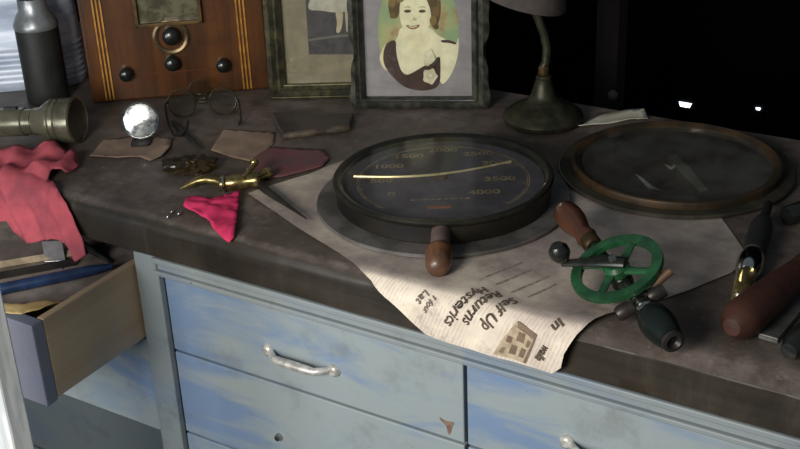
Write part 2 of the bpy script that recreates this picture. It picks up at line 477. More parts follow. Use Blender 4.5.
# left bay: closed drawers below the open one, lower two coloured darker for shade
front(-1.35, -.6895, -.382, -.2165, y=.016); front(-1.35, -.6895, -.55, -.394, shaded_paint, y=.045); front(-1.35, -.6895, -.80, -.556, shaded_paint, y=.045)
front(-2.15, -1.355, -.2095, -.0915, grey_paint); front(-2.15, -1.355, -.382, -.2165, grey_paint); front(-2.15, -1.355, -.80, -.392, grey_paint)
# the open drawer
od = MB(); xr, xl, yf, yb, zt, zb = -.691, -1.34, -.177, .33, zz(-.084), zz(-.2065)
od.box((xr - .006, (yf + yb) / 2 + .0046, (zt + zb) / 2), (.012, yb - yf - .0092, zt - zb))
od.box((xl + .006, (yf + yb) / 2 + .0046, (zt + zb) / 2), (.012, yb - yf - .0092, zt - zb))
od.box(((xl + xr) / 2, yb, (zt + zb) / 2), (xr - xl - .026, .012, zt - zb - .004))
od.box(((xl + xr) / 2, (yf + yb) / 2, zb + .008), (xr - xl - .026, yb - yf - .03, .006))
odr = od.build('drawer', drawer_wood, cab, smooth=False, bevel=.0012); odr['label'] = 'open drawer with bare wooden sides'
MB().box(((xl + xr) / 2, yf - .001, (zt + zb) / 2 - .002), (xr - xl, .020, zt - zb + .004)).build('drawer_front', paint_mat('drawer_front_paint', (116, 118, 130), (106, 114, 136), (100, 96, 96)), odr, smooth=False, bevel=.002)

# ------------------------------------------------------------------ white post in front of the drawers
p = aty(0, 280, -.32)
MB_post = MB(); post_x = p.x
MB_post.box((post_x - .045, -.335, .55), (.09, .03, 1.10))
tag(MB_post.build('wooden_post', post_paint, smooth=False, bevel=.003), 'narrow upright board with flaking white paint beside the open drawer', 'board')

# ================================================================== things in the open drawer
PAPZ = zz(-.108)
m_ = MB()
for k in range(4):
    m_.box((-.96 + .006 * (k % 2), .035 - .004 * k, zb + .0115 + (PAPZ - zb - .0115) * (k + .5) / 4), (.46, .385, (PAPZ - zb - .0115) / 4 - .0006), .01 * (k % 3 - 1))
tag(m_.build('paper_stack', mat('stained_paper', (150, 140, 134), (108, 98, 92), 12, .85), smooth=False), 'stack of stained brown papers filling the open drawer', 'paper')
def rod(name, label, cat, p0, p1, z, r, m, seg=10, flat=1.0, taper=None, group=None):
    a = at(*p0, z); b = at(*p1, z); n = 7
    pts = [a.lerp(b, k / (n - 1)) for k in range(n)]
    return tag(MB().tube(pts, taper or r, seg, flat).build(name, m), label, cat, group)
def drz(r): return PAPZ - B + r + .0006
rod('file', 'blue painted round file lying across the open drawer', 'file', (112, 266), (-8, 291), drz(.0085), .0085, blue_enamel, taper=[.0035, .0075, .0085, .0085, .0085, .0085, .0085])
rod('ruler', 'worn pale wooden ruler in the open drawer', 'ruler', (82, 252), (-8, 267), drz(.007), .007, mat('pale_wood', (170, 154, 126), (130, 116, 96), 30, .7), seg=4)
rod('rasp', 'dark flat steel rasp lying beside the blue file', 'rasp', (74, 262), (-8, 277), drz(.006), .006, dark_metal, seg=6)
rod('chisel', 'thin dark steel chisel half under the pink rag', 'chisel', (110, 262), (84, 245), drz(.004), .004, black_rough, taper=[.002, .003, .004, .005, .006, .006, .006])
br = thing('hinge', 'grey metal hinge bracket standing among tools in the open drawer', 'hinge', T(*at(56, 262, PAPZ - B + .001), YAW))
MB().box((0, 0, .0175), (.030, .004, .035)).build('leaf', grey_dusty, br, smooth=False, bevel=.001)
MB().box((0, -.013, .0015), (.030, .022, .003)).build('leaf', grey_dusty, br, smooth=False, bevel=.001)
MB().tube([(-.015, -.001, .002), (.015, -.001, .002)], .003).build('knuckle', pewter, br)
# curled yellowed paper at the drawer's front corner
def curl(x, y, off): return Vector((x, y, off))
lp = [(p.x, p.y) for p in (at(a, b, -.079) for a, b in ((-2, 312), (20, 313), (38, 309), (52, 303), (64, 296), (70, 286), (56, 284), (40, 287), (20, 292), (-2, 294)))]
_out = resample(lp[:5], .004)[:-30]
def hcurl(x, y):
    d = edge_dist((x, y), _out); t_ = max(0, min(1, (d - .024) / .030)); t_ = t_ * t_ * (3 - 2 * t_)
    return zz(-.0805) + (PAPZ + .003 - zz(-.0805)) * t_ + .0015 * nz(x, y, 0, 90) * (1 if t_ < .9 else 0)
tag(sheet('torn_paper', lp, .006, hcurl, old_paper, .0006, place=curl), 'curled yellowed paper with torn edge in the open drawer', 'paper')

# ================================================================== newspaper
uax = Vector((.927, -.375)); rax = Vector((-.375, -.927))   # line-stacking and reading directions on the sheet
corner = dev(248, 195)
left_px = [(300, 230), (340, 255), (372, 281), (402, 309), (429, 332)]
low_px = [(455, 341), (490, 351), (525, 361), (556, 369)]
right_px = [(566, 362), (570, 347), (580, 336), (590, 329), (606, 322), (623, 316), (655, 303), (690, 291), (731, 275), (748, 258)]
back = [dev(735, 238), dev(718, 214), dev(600, 190), (-.30, .40), (-.46, .40), dev(330, 166), dev(310, 175), dev(272, 186)]
loopN = [corner] + [dev(*q) for q in left_px + low_px + right_px] + back
GC = at(443, 172, .04); GC = Vector((-.3097, .2285)); RC = Vector((-.0640, .4657))
_edge = resample([dev(*q) for q in left_px + low_px + right_px[:6]], .006)
_lift = [dev(*q) for q in right_px[1:6]]
def hN(x, s):
    d1 = max(0, min(1, ((Vector((x, s)) - GC).length - .18) / .05)); d2 = max(0, min(1, ((Vector((x, s)) - RC).length - .17) / .05))
    k = d1 * d2
    h = .0012 + k * (.0012 + .0015 * nz(x, s, 2, 12) + .0006 * nz(x, s, 5, 40))
    e = edge_dist((x, s), _lift); h += .009 * math.exp(-(e / .03) ** 2)
    if s < 0: h += .0025 + .004 * max(0, -s / .06) + .0025 * nz(x, s, 9, 22)
    return max(.0008, h)
def uvN(x, s): v = Vector((x, s)); return v.dot(rax), v.dot(uax)
t = NT('newsprint')
uvn = t.n.new('ShaderNodeUVMap'); uvn.uv_map = 'UVMap'
sep = t.n.new('ShaderNodeSeparateXYZ'); t.link(uvn.outputs[0], sep.inputs[0])
lines = t.math('LESS_THAN', t.math('FRACT', t.math('MULTIPLY', sep.outputs[1], 210)), .5)
mpw = t.n.new('ShaderNodeMapping'); mpw.inputs['Scale'].default_value = (140, 210, 1); t.link(uvn.outputs[0], mpw.inputs[0])
words = t.ramp(t.noise(mpw.outputs[0], 1.0, 2, .5), .38, .46)
cols = t.math('GREATER_THAN', t.math('FRACT', t.math('MULTIPLY', sep.outputs[0], 15.0)), .08)
mpb = t.n.new('ShaderNodeMapping'); mpb.inputs['Scale'].default_value = (9, 16, 1); t.link(uvn.outputs[0], mpb.inputs[0])
blocks = t.ramp(t.noise(mpb.outputs[0], 1.0, 1, .4), .40, .46)
txt = t.math('MULTIPLY', t.math('MULTIPLY', lines, words), t.math('MULTIPLY', cols, blocks))
ob = t.mapping()
pc = t.mix(t.ramp(t.noise(ob, 6, 7, .62), .32, .68), lin((242, 230, 208)), lin((196, 180, 168)))
pc = t.mix(t.math('MULTIPLY', t.ramp(t.noise(ob, 17, 7, .7), .54, .72), .6), pc, lin((118, 102, 98)))
pc = t.mix(t.math('MULTIPLY', txt, .18), pc, lin((90, 80, 76)))
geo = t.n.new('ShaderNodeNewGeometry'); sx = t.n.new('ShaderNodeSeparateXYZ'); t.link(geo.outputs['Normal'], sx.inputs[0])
pc = t.mix(t.math('MULTIPLY', t.ramp(sx.outputs[2], .80, .99), t.math('ADD', .30, t.math('MULTIPLY', t.ramp(t.noise(ob, 9, 8, .66), .3, .65), .55))), pc, lin((124, 112, 110)))   # dust tint on what lies flat, also standing in for its weaker light
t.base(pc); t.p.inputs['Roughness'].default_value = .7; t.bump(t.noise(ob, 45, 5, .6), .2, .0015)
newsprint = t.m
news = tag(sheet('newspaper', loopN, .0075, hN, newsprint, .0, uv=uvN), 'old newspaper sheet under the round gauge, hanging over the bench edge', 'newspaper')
def print_text(txt, px, size, bold=.0003, shear=.06, m=ink, name='headline', ang=-.10):
    c = Vector(dev(*px)); vs, fs = text_flat(txt, size, bold, shear)
    ca, sa = math.cos(ang), math.sin(ang); r2 = rax * ca + uax * sa; u2 = uax * ca - rax * sa
    out = []
    for v in vs:
        q = c + r2 * v.x * .86 + u2 * v.y; out.append(drape(q.x, q.y, hN(q.x, q.y) + .0012))
    return MB().add(out, fs).build(name, m, news, smooth=False)
print_text('Self Up', (498, 312), .0200)
print_text('Returns', (481, 305), .0200)
print_text('Hysterics', (464, 303), .0200)
print_text('Lat', (424, 297), .014, .0002, 0, ink_soft)
print_text('I four', (431, 304), .011, .0002, 0, ink_soft)
print_text('In', (559, 327), .018, .0004, 0)
print_text('walla', (546, 349), .015, .0004, 0)
def print_strokes(px, words, h):                # lines of type too blurred to read
    c = Vector(dev(*px)); m_ = MB(); x = -sum(words) / 2
    for w in words:
        q = []
        for a, b in ((x, -h), (x + w * .8, -h), (x + w * .8, h), (x, h)):
            p = c + rax * a + uax * b; q.append(drape(p.x, p.y, hN(p.x, p.y) + .0009))
        m_.add(q, [(0, 1, 2, 3)]); x += w
    return m_.build('type_line', mat('faded_ink', (128, 116, 108), (150, 136, 126), 120, .9), news, smooth=False)
for px in ((541, 293), (529, 287), (512, 280), (503, 272)): print_strokes(px, [random.uniform(.006, .013) for _ in range(6)], .0015)
# printed picture on the hanging front
def print_poly(px_poly, m, name, off=.0006):
    q = resample([dev(*p) for p in px_poly], .004)
    return sheet(name, q, .006, lambda x, s: hN(x, s) + off, m, 0, parent=news)
pic_dark = mat('halftone', (186, 168, 142), (162, 144, 120), 90, .9); pic_line = mat('halftone_dark', (112, 94, 78), (128, 108, 90), 80, .9)
print_poly([(519, 321), (540, 333), (529, 360), (497, 350), (505, 336)], pic_dark, 'printed_picture')
for pl in ([(521, 330), (528, 332), (526, 341), (518, 338)], [(514, 342), (520, 344), (518, 352), (511, 350)], [(524, 345), (529, 347), (526, 355), (521, 353)], [(519, 321), (540, 333), (538, 337), (517, 325)], [(540, 333), (529, 360), (526, 359), (537, 335)], [(510, 333), (515, 335), (513, 341), (508, 339)], [(505, 344), (508, 345), (506, 350), (502, 348)], [(530, 337), (534, 339), (531, 345), (528, 344)]):
    print_poly(pl, pic_line, 'printed_figure', .0009)

# ================================================================== round gauge
GZ = .0026
gr = thing('dial_gauge', 'large round dial gauge with black drum and grey mounting flange on the newspaper', 'gauge', T(GC.x, GC.y, B + GZ, YAW - .02))
GM = gr.matrix_world.copy()
MB().lathe([(.10, 0), (.1730, 0), (.1745, .0015), (.1745, .004), (.1730, .0055), (.10, .0055)], 96, closed=True).build('mounting_flange', flange_grey, gr)
MB().lathe([(.0005, .0056), (.1440, .0056), (.1465, .008), (.1465, .0300), (.138, .0302), (.138, .0290), (.0005, .0290)], 96).build('drum', drum_black, gr)
MB().lathe([(.1380, .0295), (.1470, .0303), (.1500, .0330), (.1505, .0365), (.1485, .0392), (.1440, .0395), (.1405, .0370), (.1380, .0360)], 96, closed=True).build('bezel', mat('bezel_dark', (48, 47, 38), (34, 33, 28), 30, .3, .4), gr)
MB().lathe([(.0005, .0291), (.1375, .0291), (.1375, .0297), (.0005, .0297)], 72).build('dial_face', dial_grey, gr)
MB().lathe([(.0005, .0362), (.1395, .0362), (.1395, .0376), (.0005, .0376)], 72).build('glass', glass_dusty, gr)
def dial_pt(px, py): 
    p = GM.inverted() @ at(px, py, GZ + .030); return p.x, p.y
for s_, (zx, zy) in {'0': (197, 207), '500': (165, 163), '1000': (188, 117), '1500': (252, 84), '2000': (362, 65), '2500': (475, 76), '3000': (535, 105), '3500': (545, 156), '4000': (495, 199)}.items():
    x, y = dial_pt(330 + zx / 3.209, 130 + zy / 3.209)
    v, f = text_flat(s_, .0165, .0005)
    MB().add([(x + q.x * 1.3, y + q.y * 1.15, .0300) for q in v], f).build('numeral', gold_print, gr, smooth=False)
x, y = dial_pt(441, 199); sl = MB(); xx = x - .040   # too small to read: strokes only
for w in (.006, .003, .009, .004, .007, .005, .010, .004, .006):
    sl.box((xx + w / 2, y, .0300), (w, .0028, .0002)); xx += w + .003
sl.build('small_lettering', gold_print, gr, smooth=False)
arc = MB(); N = 70; a0, a1 = math.radians(225), math.radians(-45)
for rr, w in ((.1175, .0009), (.1145, .0005)):
    vs = []; fs = []
    for k in range(N + 1):
        a = a0 + (a1 - a0) * k / N; vs += [((rr - w) * math.cos(a), (rr - w) * math.sin(a), .0300), ((rr + w) * math.cos(a), (rr + w) * math.sin(a), .0300)]
    for k in range(N): fs.append((2 * k, 2 * k + 1, 2 * k + 3, 2 * k + 2))
    arc.add(vs, fs)
for k in range(41):
    a = a0 + (a1 - a0) * k / 40; l = .009 if k % 5 == 0 else .004
    arc.box(((.1175 - l / 2) * math.cos(a), (.1175 - l / 2) * math.sin(a), .0300), (l, .0008, .0002), a)
arc.build('scale_arc', gold_print, gr, smooth=False)
xa, ya = dial_pt(354, 177); xb, yb2 = dial_pt(511, 162); npts = []
for k in range(13):
    t_ = k / 12; bow = math.sin(PI * t_)
    npts.append((xa + (xb - xa) * t_, ya + (yb2 - ya) * t_ - .026 * bow, .0310 + .0025 * bow))
MB().tube(npts, [.0022 - .0008 * k / 12 for k in range(13)], 8).build('needle', mat('pale_brass', (232, 220, 170), (200, 184, 130), 60, .35, .5), gr)
x, y = dial_pt(439, 207); MB().box((x, y, .0301), (.030, .007, .0006)).build('maker_plate', copper, gr, smooth=False)
x, y = dial_pt(443, 170); MB().lathe([(.0005, .0335), (.004, .0332), (.0055, .0315), (.0055, .0298)], 20, Matrix.Translation((x * .3, y * .3 - .004, 0))).build('hub', brass_dull, gr)
# turned wooden knob sticking out of the drum's front
k0 = GM.inverted() @ at(441, 232, .026); k1 = GM.inverted() @ at(438, 266, .016)
KM = axis_z(k0, k1); L = (k1 - k0).length
MB().lathe([(.0005, -.012), (.0115, -.012), (.0122, 0), (.0120, L * .35), (.0112, L * .55)], 24, KM).build('knob_stem', mat('worn_wood_grey', (104, 88, 82), (86, 72, 68), 30, .6), gr)
MB().lathe([(.0112, L * .5), (.0165, L * .57), (.0178, L * .66), (.0162, L * .74), (.0164, L * .82), (.0160, L * .95), (.0130, L * 1.07), (.006, L * 1.13), (.0005, L * 1.14)], 28, KM).build('knob', knob_wood, gr)

# ================================================================== glass in its ring
rg = thing('glass_bezel', 'round brown metal bezel with glass lying flat on the bench behind the drill', 'bezel', T(RC.x, RC.y, B + .0026, .4))
MB().lathe([(.142, 0), (.1640, 0), (.1652, .0012), (.1652, .004), (.1635, .0055), (.142, .0055)], 96, closed=True).build('flange', mat('flange_dark', (72, 68, 54), (50, 48, 40), 18, .55, .3), rg)
MB().lathe([(.1330, .0056), (.1470, .0056), (.1475, .012), (.1465, .0155), (.1430, .0165), (.1380, .0140), (.1345, .0125), (.1330, .0110)], 96, closed=True).build('rim', rim_brown, rg)
MB().lathe([(.0005, .0080), (.1328, .0080), (.1328, .0105), (.0005, .0105)], 72).build('glass', glass_ring, rg)
RM = rg.matrix_world.copy()
glint_film = glass_mat('glint_film', (250, 250, 248), .5, .2, dirt=.8, dirtcol=(170, 168, 158))  # reflections on the glass, painted as pale streaks
for poly in ([(667, 157), (676, 155), (690, 168), (708, 190), (700, 192), (684, 176)], [(635, 174), (640, 176), (652, 186), (660, 190), (648, 188)], [(664, 164), (672, 167), (676, 160), (677, 166), (671, 170)]):
    q = [(lambda p: (p.x, p.y))(RM.inverted() @ at(a, b, .0131)) for a, b in poly]
    MB().prism(q, .01052, .01072, lambda a, b, d: Vector((a, b, d))).build('painted_glint', glint_film if poly[0][0] != 667 else glass_mat('glint_film_faint', (250, 250, 248), .5, .2, dirt=.20, dirtcol=(170, 168, 158)), rg, smooth=False)

# ================================================================== hand drill
P0 = at(562, 208, .040); P1 = at(676, 345, .024)
nrm = RT * (-.42) + UP * .77 - FW * .47
ax = (P1 - P0).normalized(); DL = (P1 - P0).length
nrm = (nrm - ax * nrm.dot(ax)).normalized()
hub = P0 + ax * (DL * .57)
DM = frame(hub, ax, nrm)
hd = thing('hand_drill', 'eggbeater hand drill with green gear wheel, wooden handle and black chuck', 'hand drill', DM)
ZX = Matrix.Rotation(PI / 2, 4, 'Y')          # lathe axis z -> local x
def lx(mbx, prof, seg=28, off=(0, 0, 0)): return mbx.lathe(prof, seg, Matrix.Translation(off) @ ZX)
h0 = -DL * .57; c1 = DL * .43
lx(MB(), [(.0005, h0), (.010, h0 + .002), (.0155, h0 + .010), (.0175, h0 + .024), (.0170, h0 + .040), (.0125, h0 + .060), (.0115, h0 + .070), (.0135, h0 + .080), (.0110, h0 + .086), (.0005, h0 + .086)]).build('grip', handle_wood, hd)
lx(MB(), [(.0005, h0 + .0862), (.0118, h0 + .0862), (.0118, h0 + .098), (.0085, h0 + .102), (.0005, h0 + .102)]).build('ferrule', brass_dull, hd)
fr = MB(); fr.tube([(h0 + .100, 0, 0), (-.025, 0, 0), (0, 0, 0), (.03, 0, 0), (.062, 0, 0)], [.007, .0075, .010, .0075, .0075], 14)
fr.lathe([(.013, -.006), (.013, .008), (.009, .012)], 20)
fr.build('frame', mat('drill_iron', (34, 44, 36), (50, 56, 48), 40, .35, .5), hd)
# gear wheel: rim with teeth, hub and four curved spokes
R_ = .0535; gw = MB(); seg = 120; vs = []; fs = []; z0, z1 = .0145, .0215
for k in range(seg):
    a = 2 * PI * k / seg; ro = R_ + (.0008 if k % 2 == 0 else 0)
    for r, z in ((R_ - .0115, z0), (ro, z0), (ro, z1), (R_ - .006, z1 + .001), (R_ - .0115, z1)): vs.append((r * math.cos(a), r * math.sin(a), z))
for k in range(seg):
    l = (k + 1) % seg
    for j in range(5): m2 = (j + 1) % 5; fs.append((k * 5 + j, k * 5 + m2, l * 5 + m2, l * 5 + j))
gw.add(vs, fs).lathe([(.0005, z0 - .002), (.015, z0 - .002), (.0155, z1), (.011, z1 + .004), (.0005, z1 + .004)], 28)
for k in range(4):
    a = PI / 2 * k + .5
    pts = [(r * math.cos(a + .25 * r / R_), r * math.sin(a + .25 * r / R_), (z0 + z1) / 2) for r in (.012, .025, .038, R_ - .008)]
    gw.tube(pts, [.0065, .0052, .0052, .0075], 10, .55)
gw.build('gear_wheel', green_enamel, hd)
# crank: arm from the hub towards the knob
KP = at(558, 249, .058); kl = DM.inverted() @ KP; ka = math.atan2(kl.y, kl.x); kr = math.hypot(kl.x, kl.y)
ca, sa = math.cos(ka), math.sin(ka)
MB().tube([(-.014 * ca, -.014 * sa, .027), (.012 * ca, .012 * sa, .029), (kr * .55 * ca, kr * .55 * sa, .026), (kr * ca, kr * sa, .024)], [.0075, .0095, .0068, .0055], 12, .6).build('crank_arm', mat('drill_iron2', (36, 40, 36), (54, 56, 50), 40, .3, .5), hd)
MB().lathe([(.0005, .0365), (.0045, .036), (.0055, .0325), (.0005, .032)], 16).build('hub_nut', steel, hd)
kn = MB(); kz = .026
kn.lathe([(.0045, kz - .004), (.0050, kz + .002), (.0095, kz + .006), (.0125, kz + .013), (.0120, kz + .020), (.0075, kz + .026), (.0005, kz + .027)], 24, Matrix.Translation((kr * ca, kr * sa, 0)))
kn.build('crank_knob', black_lacquer, hd)
# pinions at the chuck side, side stud, chuck
lx(MB(), [(.006, .040), (.0130, .041), (.0150, .047), (.0135, .052), (.007, .053)], 26).build('pinion', steel, hd)
for sy in (-1, 1):
    MB().lathe([(.0005, -.010), (.0085, -.010), (.0092, -.002), (.0092, .006), (.007, .010), (.0005, .010)], 20, Matrix.Translation((.050, sy * .020, 0)) @ Matrix.Rotation(PI / 2, 4, 'X')).build('pinion_boss', dark_metal, hd)
MB().tube([(.044, .020, .006), (.043, .036, .010), (.042, .046, .012)], [.0055, .0050, .0055], 12).build('side_stud', mat('bronze_stud', (140, 112, 90), (104, 84, 66), 60, .35, .7), hd)
lx(MB(), [(.0070, .058), (.0095, .060), (.0100, .066), (.0080, .069)], 24).build('chuck_collar', chrome, hd)
lx(MB(), [(.0005, .069), (.0100, .069), (.0160, .076), (.0195, .086), (.0200, .096), (.0185, .110), (.0155, c1 - .016), (.0135, c1 - .010), (.0005, c1 - .010)], 32).build('chuck', mat('chuck_black', (16, 24, 20), (24, 32, 28), 30, .3, .2), hd)
lx(MB(), [(.0120, c1 - .0102), (.0132, c1 - .009), (.0125, c1 - .005), (.0085, c1 - .004), (.0055, c1 - .009)], 24).build('chuck_jaw', dark_metal, hd)

# ================================================================== picture frames
def picture_frame(name, label, bl, br, W, H, border, depth, lean, m, wavy, mm):
    A = at(*bl); Bp = at(*br); ang = math.atan2(Bp.y - A.y, Bp.x - A.x)
    mid = A + (Bp - A).normalized() * (W / 2) if W else (A + Bp) / 2
    W = W or (Bp - A).length
    M = T(mid.x, mid.y, B + .0008, ang, -lean)
    root = thing(name, label, 'picture frame', M); root.rotation_euler = (-lean, 0, ang)
    bL, bR, bB, bT = border
    # four moulded rails with a stepped section
    def rail(nm, outer, a, b, axis):
        r = MB(); n = 40; vs = []; fs = []
        for i in range(n + 1):
            t_ = i / n; w = wavy * (math.sin(t_ * PI * 5) + .5 * math.sin(t_ * PI * 11)) if axis == 'v' else wavy * .0
            p = [(outer[0] + w * outer[2], 0), (outer[0] + w * outer[2], depth * .75), (outer[0] * .72 + outer[1] * .28, depth), (outer[0] * .45 + outer[1] * .55, depth * .72), (outer[0] * .3 + outer[1] * .7, depth * .9), (outer[1], depth * .45), (outer[1], 0)]
            for q, d in p:
                c = a + (b - a) * t_
                # mitre
                f = (q - outer[0]) / (outer[1] - outer[0]); f = max(0, f)
                if axis == 'v': c = a + bB * f + ((b - bT * f) - (a + bB * f)) * t_; vs.append((q, -d, c))
                else: c = a + bL * f + ((b - bR * f) - (a + bL * f)) * t_; vs.append((c, -d, q))
        k = 7
        for i in range(n):
            for j in range(k): j2 = (j + 1) % k; fs.append((i * k + j, i * k + j2, (i + 1) * k + j2, (i + 1) * k + j))
        fs += [tuple(range(k)), tuple(n * k + j for j in range(k))]
        r.add(vs, fs).build(nm, m, root)
    x0, x1 = -W / 2, W / 2
    rail('rail', (x0, x0 + bL, -1), 0, H, 'v'); rail('rail', (x1, x1 - bR, 1), 0, H, 'v')
    rail('rail', (0, bB, 0), x0, x1, 'h'); rail('rail', (H, H - bT, 0), x0, x1, 'h')
    MB().box((0, .004, H / 2), (W - .006, .006, H - .004)).build('backing', black_rough, root, smooth=False)
    MB().box((0, .0002, H / 2), (W - bL * .8, .0012, H - bB * .8)).build('mount_card', mm, root, smooth=False)
    MB().box((0, .0135 + H * .15, H * .33), (.03, .006, H * .70), M=None).build('easel_strut', black_rough, root, smooth=False) if False else None
    st = MB(); st.add([(-.02, .007, H * .6), (.02, .007, H * .6), (.03, .007 + H * .28, .04), (-.03, .007 + H * .28, .04), (-.02, .010, H * .6), (.02, .010, H * .6), (.03, .010 + H * .28, .04), (-.03, .010 + H * .28, .04)],
                      [(0, 1, 2, 3), (4, 5, 6, 7), (0, 1, 5, 4), (1, 2, 6, 5), (2, 3, 7, 6), (3, 0, 4, 7)])
    st.build('easel_strut', black_rough, root, smooth=False)
    return root, M
pf, PM = picture_frame('picture_frame', 'carved dark picture frame holding an oval portrait of a smiling woman', (354, 107), (488, 107), 0, .30, (.021, .026, .018, .022), .016, .10, frame_dark, .0036, mat_lilac)
bd_ = MB()
for k in range(44):
    bd_.lathe([(.0002, -.002), (.0016, -.0012), (.0020, 0), (.0016, .0012), (.0002, .002)], 8, Matrix.Translation((-.092 + .181 * k / 43, -.0128, .0135)))
bd_.build('highlight_beads', chrome, pf)  # row of highlights on the bottom rail, added as bright beads
pp = MB().box((0, -.0006, .15), (.17, .0008, .262)).build('photograph', mat_lilac, pf, smooth=False)
LAY = [0]
def print_shape(parent, M, poly, m, name, zoom, y0=-.0012, sm=2):
    ox, oy, sc = zoom; LAY[0] += 1; yy = y0 - .00012 * LAY[0]
    q = [onplane(ox + a / sc, oy + b / sc, M, yy) for a, b in (smooth_loop(poly, sm) if sm else poly)]
    tri = geometry.tessellate_polygon([[Vector((a, b, 0)) for a, b in q]])
    return MB().add([(a, yy, b) for a, b in q], [tuple(f) for f in tri]).build(name, m, parent, smooth=False)
pr = lambda n, c, d=None: mat('print_' + n, c, d or tuple(x * .93 for x in c), 40, .7)
t = NT('print_backdrop'); v = t.mapping()
c_ = t.mix(t.ramp(t.noise(v, 11, 3), .4, .6), lin((196, 188, 140)), lin((150, 176, 140)))
t.base(t.mix(t.ramp(t.noise(v, 17, 3), .55, .7), c_, lin((166, 138, 104)))); t.p.inputs['Roughness'].default_value = .7
Z6 = (360, 0, 3.743)
P = lambda poly, m, name, sm=2: print_shape(pp, PM, poly, m, name, Z6, sm=sm)
P(ellipse(218, 110, 152, 228, 48), t.m, 'backdrop', 0)
P([(70, 215), (88, 175), (100, 160), (118, 250), (110, 270), (85, 255)], pr('skin2', (250, 240, 204)), 'shoulder')
P([(290, 130), (325, 150), (362, 168), (369, 130), (370, 190), (356, 250), (330, 300), (302, 322), (290, 250), (285, 180)], pr('skin', (254, 250, 224)), 'arm')
P([(150, 95), (255, 95), (290, 130), (330, 160), (300, 215), (250, 262), (180, 290), (130, 240), (120, 170), (142, 140)], pr('skin', (254, 250, 224)), 'chest')
P([(86, 200), (98, 160), (136, 146), (134, 190), (146, 245), (160, 276), (178, 282), (215, 262), (240, 246), (262, 240), (298, 205), (302, 240), (300, 322), (262, 338), (215, 340), (160, 325), (112, 278), (88, 240)], pr('dress', (84, 62, 60), (70, 52, 52)), 'dress')
P([(300, 150), (330, 148), (362, 160), (360, 168), (330, 160), (306, 160)], pr('dress', (84, 62, 60)), 'strap')
P([(112, 62), (104, 20), (112, -40), (150, -85), (210, -98), (262, -85), (295, -40), (304, 30), (296, 80), (280, 112), (262, 90), (255, 20), (230, -25), (190, -35), (160, -15), (148, 20), (144, 62), (128, 72)], pr('hair', (122, 100, 62), (92, 74, 48)), 'hair')
P([(148, 20), (158, -18), (190, -38), (232, -28), (258, 15), (268, 60), (262, 96), (240, 128), (212, 142), (184, 132), (160, 106), (148, 70)], pr('face', (254, 250, 222)), 'face')
P([(165, 132), (258, 120), (262, 158), (230, 176), (190, 176), (166, 160)], pr('neck', (250, 243, 212)), 'neck')
for i_, (hx_, hy_, ra, rb) in enumerate([(120, 8, 14, 20), (134, 40, 13, 18), (122, 58, 11, 12), (150, -8, 16, 18), (272, 10, 16, 20), (284, 44, 15, 20), (274, 78, 14, 18), (284, 100, 9, 11), (262, -14, 16, 16)]):
    P(ellipse(hx_, hy_, ra, rb, 16), pr('curl%d' % (i_ % 3), [(146, 122, 78), (100, 80, 50), (124, 100, 64)][i_ % 3]), 'hair_curl', 0)
LAY[0] += 1
for cx in (177, 232):
    P(ellipse(cx, 42, 13, 6, 14), pr('eye', (96, 82, 66)), 'eye', 0)
    P([(cx - 20, 30), (cx, 23), (cx + 20, 29), (cx, 26)], pr('brow', (128, 106, 78)), 'eyebrow')
P([(200, 62), (206, 74), (214, 73), (208, 78), (196, 75)], pr('nose', (214, 196, 156)), 'nose')
P([(170, 92), (195, 99), (225, 90), (216, 105), (196, 111), (178, 104)], pr('lips', (150, 104, 84)), 'mouth')
P([(178, 96), (196, 101), (218, 94), (210, 102), (196, 105), (184, 102)], pr('teeth', (240, 230, 204)), 'teeth')
for fx, fy, rr in ((262, 285, 27), (258, 204, 18), (270, 225, 16), (252, 232, 14)):
    P([(fx + rr * (1 + .16 * math.cos(k * 2.2)) * math.cos(2 * PI * k / 14), fy + rr * 1.1 * (1 + .16 * math.cos(k * 2.2)) * math.sin(2 * PI * k / 14)) for k in range(14)], pr('flower', (244, 240, 222), (216, 208, 184)), 'flower', 1)
for fx, fy, rr in ((262, 285, 15), (264, 282, 8)):
    P(ellipse(fx, fy, rr, rr * .8, 16), pr('petal%d' % rr, (222, 214, 190) if rr > 10 else (246, 242, 226)), 'petal', 0)
P([(236, 252), (262, 246), (296, 208), (298, 222), (268, 262), (240, 262)], pr('stem', (70, 62, 50)), 'flower_stem')
MB().box((0, -.0068, .15), (.176, .0012, .264)).build('pane', glass_clear, pf, smooth=False)

pf2, PM2 = picture_frame('picture_frame', 'plain olive picture frame with photograph of a child in white dress', (271, 98), (352, 96), .205, .29, (.028, .028, .024, .028), .018, .10, frame_olive, 0, mat_beige)
LAY[0] = 0
Z2 = (260, 0, 4.083)
ph2 = print_shape(pf2, PM2, [(168, -260), (400, -260), (420, 222), (200, 222)], pr('dark_photo', (66, 64, 72), (82, 80, 86)), 'photograph', Z2, sm=0)
Q = lambda poly, m, name, sm=2: print_shape(ph2, PM2, poly, m, name, Z2, sm=sm)
Q([(196, 150), (412, 132), (418, 218), (200, 218)], pr('ground', (84, 80, 84), (64, 60, 68)), 'ground', 0)
Q([(196, 160), (320, 142), (412, 136), (412, 146), (320, 152), (196, 168)], pr('path', (116, 112, 108)), 'path', 0)
Q([(192, 42), (206, -10), (228, -90), (300, -120), (350, -80), (372, 0), (376, 44), (350, 50), (300, 52), (246, 42)], pr('white_dress', (198, 194, 186), (176, 172, 166)), 'white_dress')
Q([(305, 46), (340, 46), (338, 90), (330, 128), (316, 138), (310, 126), (316, 90)], pr('leg', (196, 184, 164)), 'leg')
Q([(345, 46), (368, 46), (370, 90), (366, 130), (352, 132), (350, 90)], pr('leg', (196, 184, 164)), 'leg')
Q(ellipse(300, -150, 34, 42, 20), pr('face2', (204, 190, 166)), 'face', 0)
MB().box((0, -.0075, .145), (.155, .0012, .245)).build('pane', glass_clear, pf2, smooth=False)

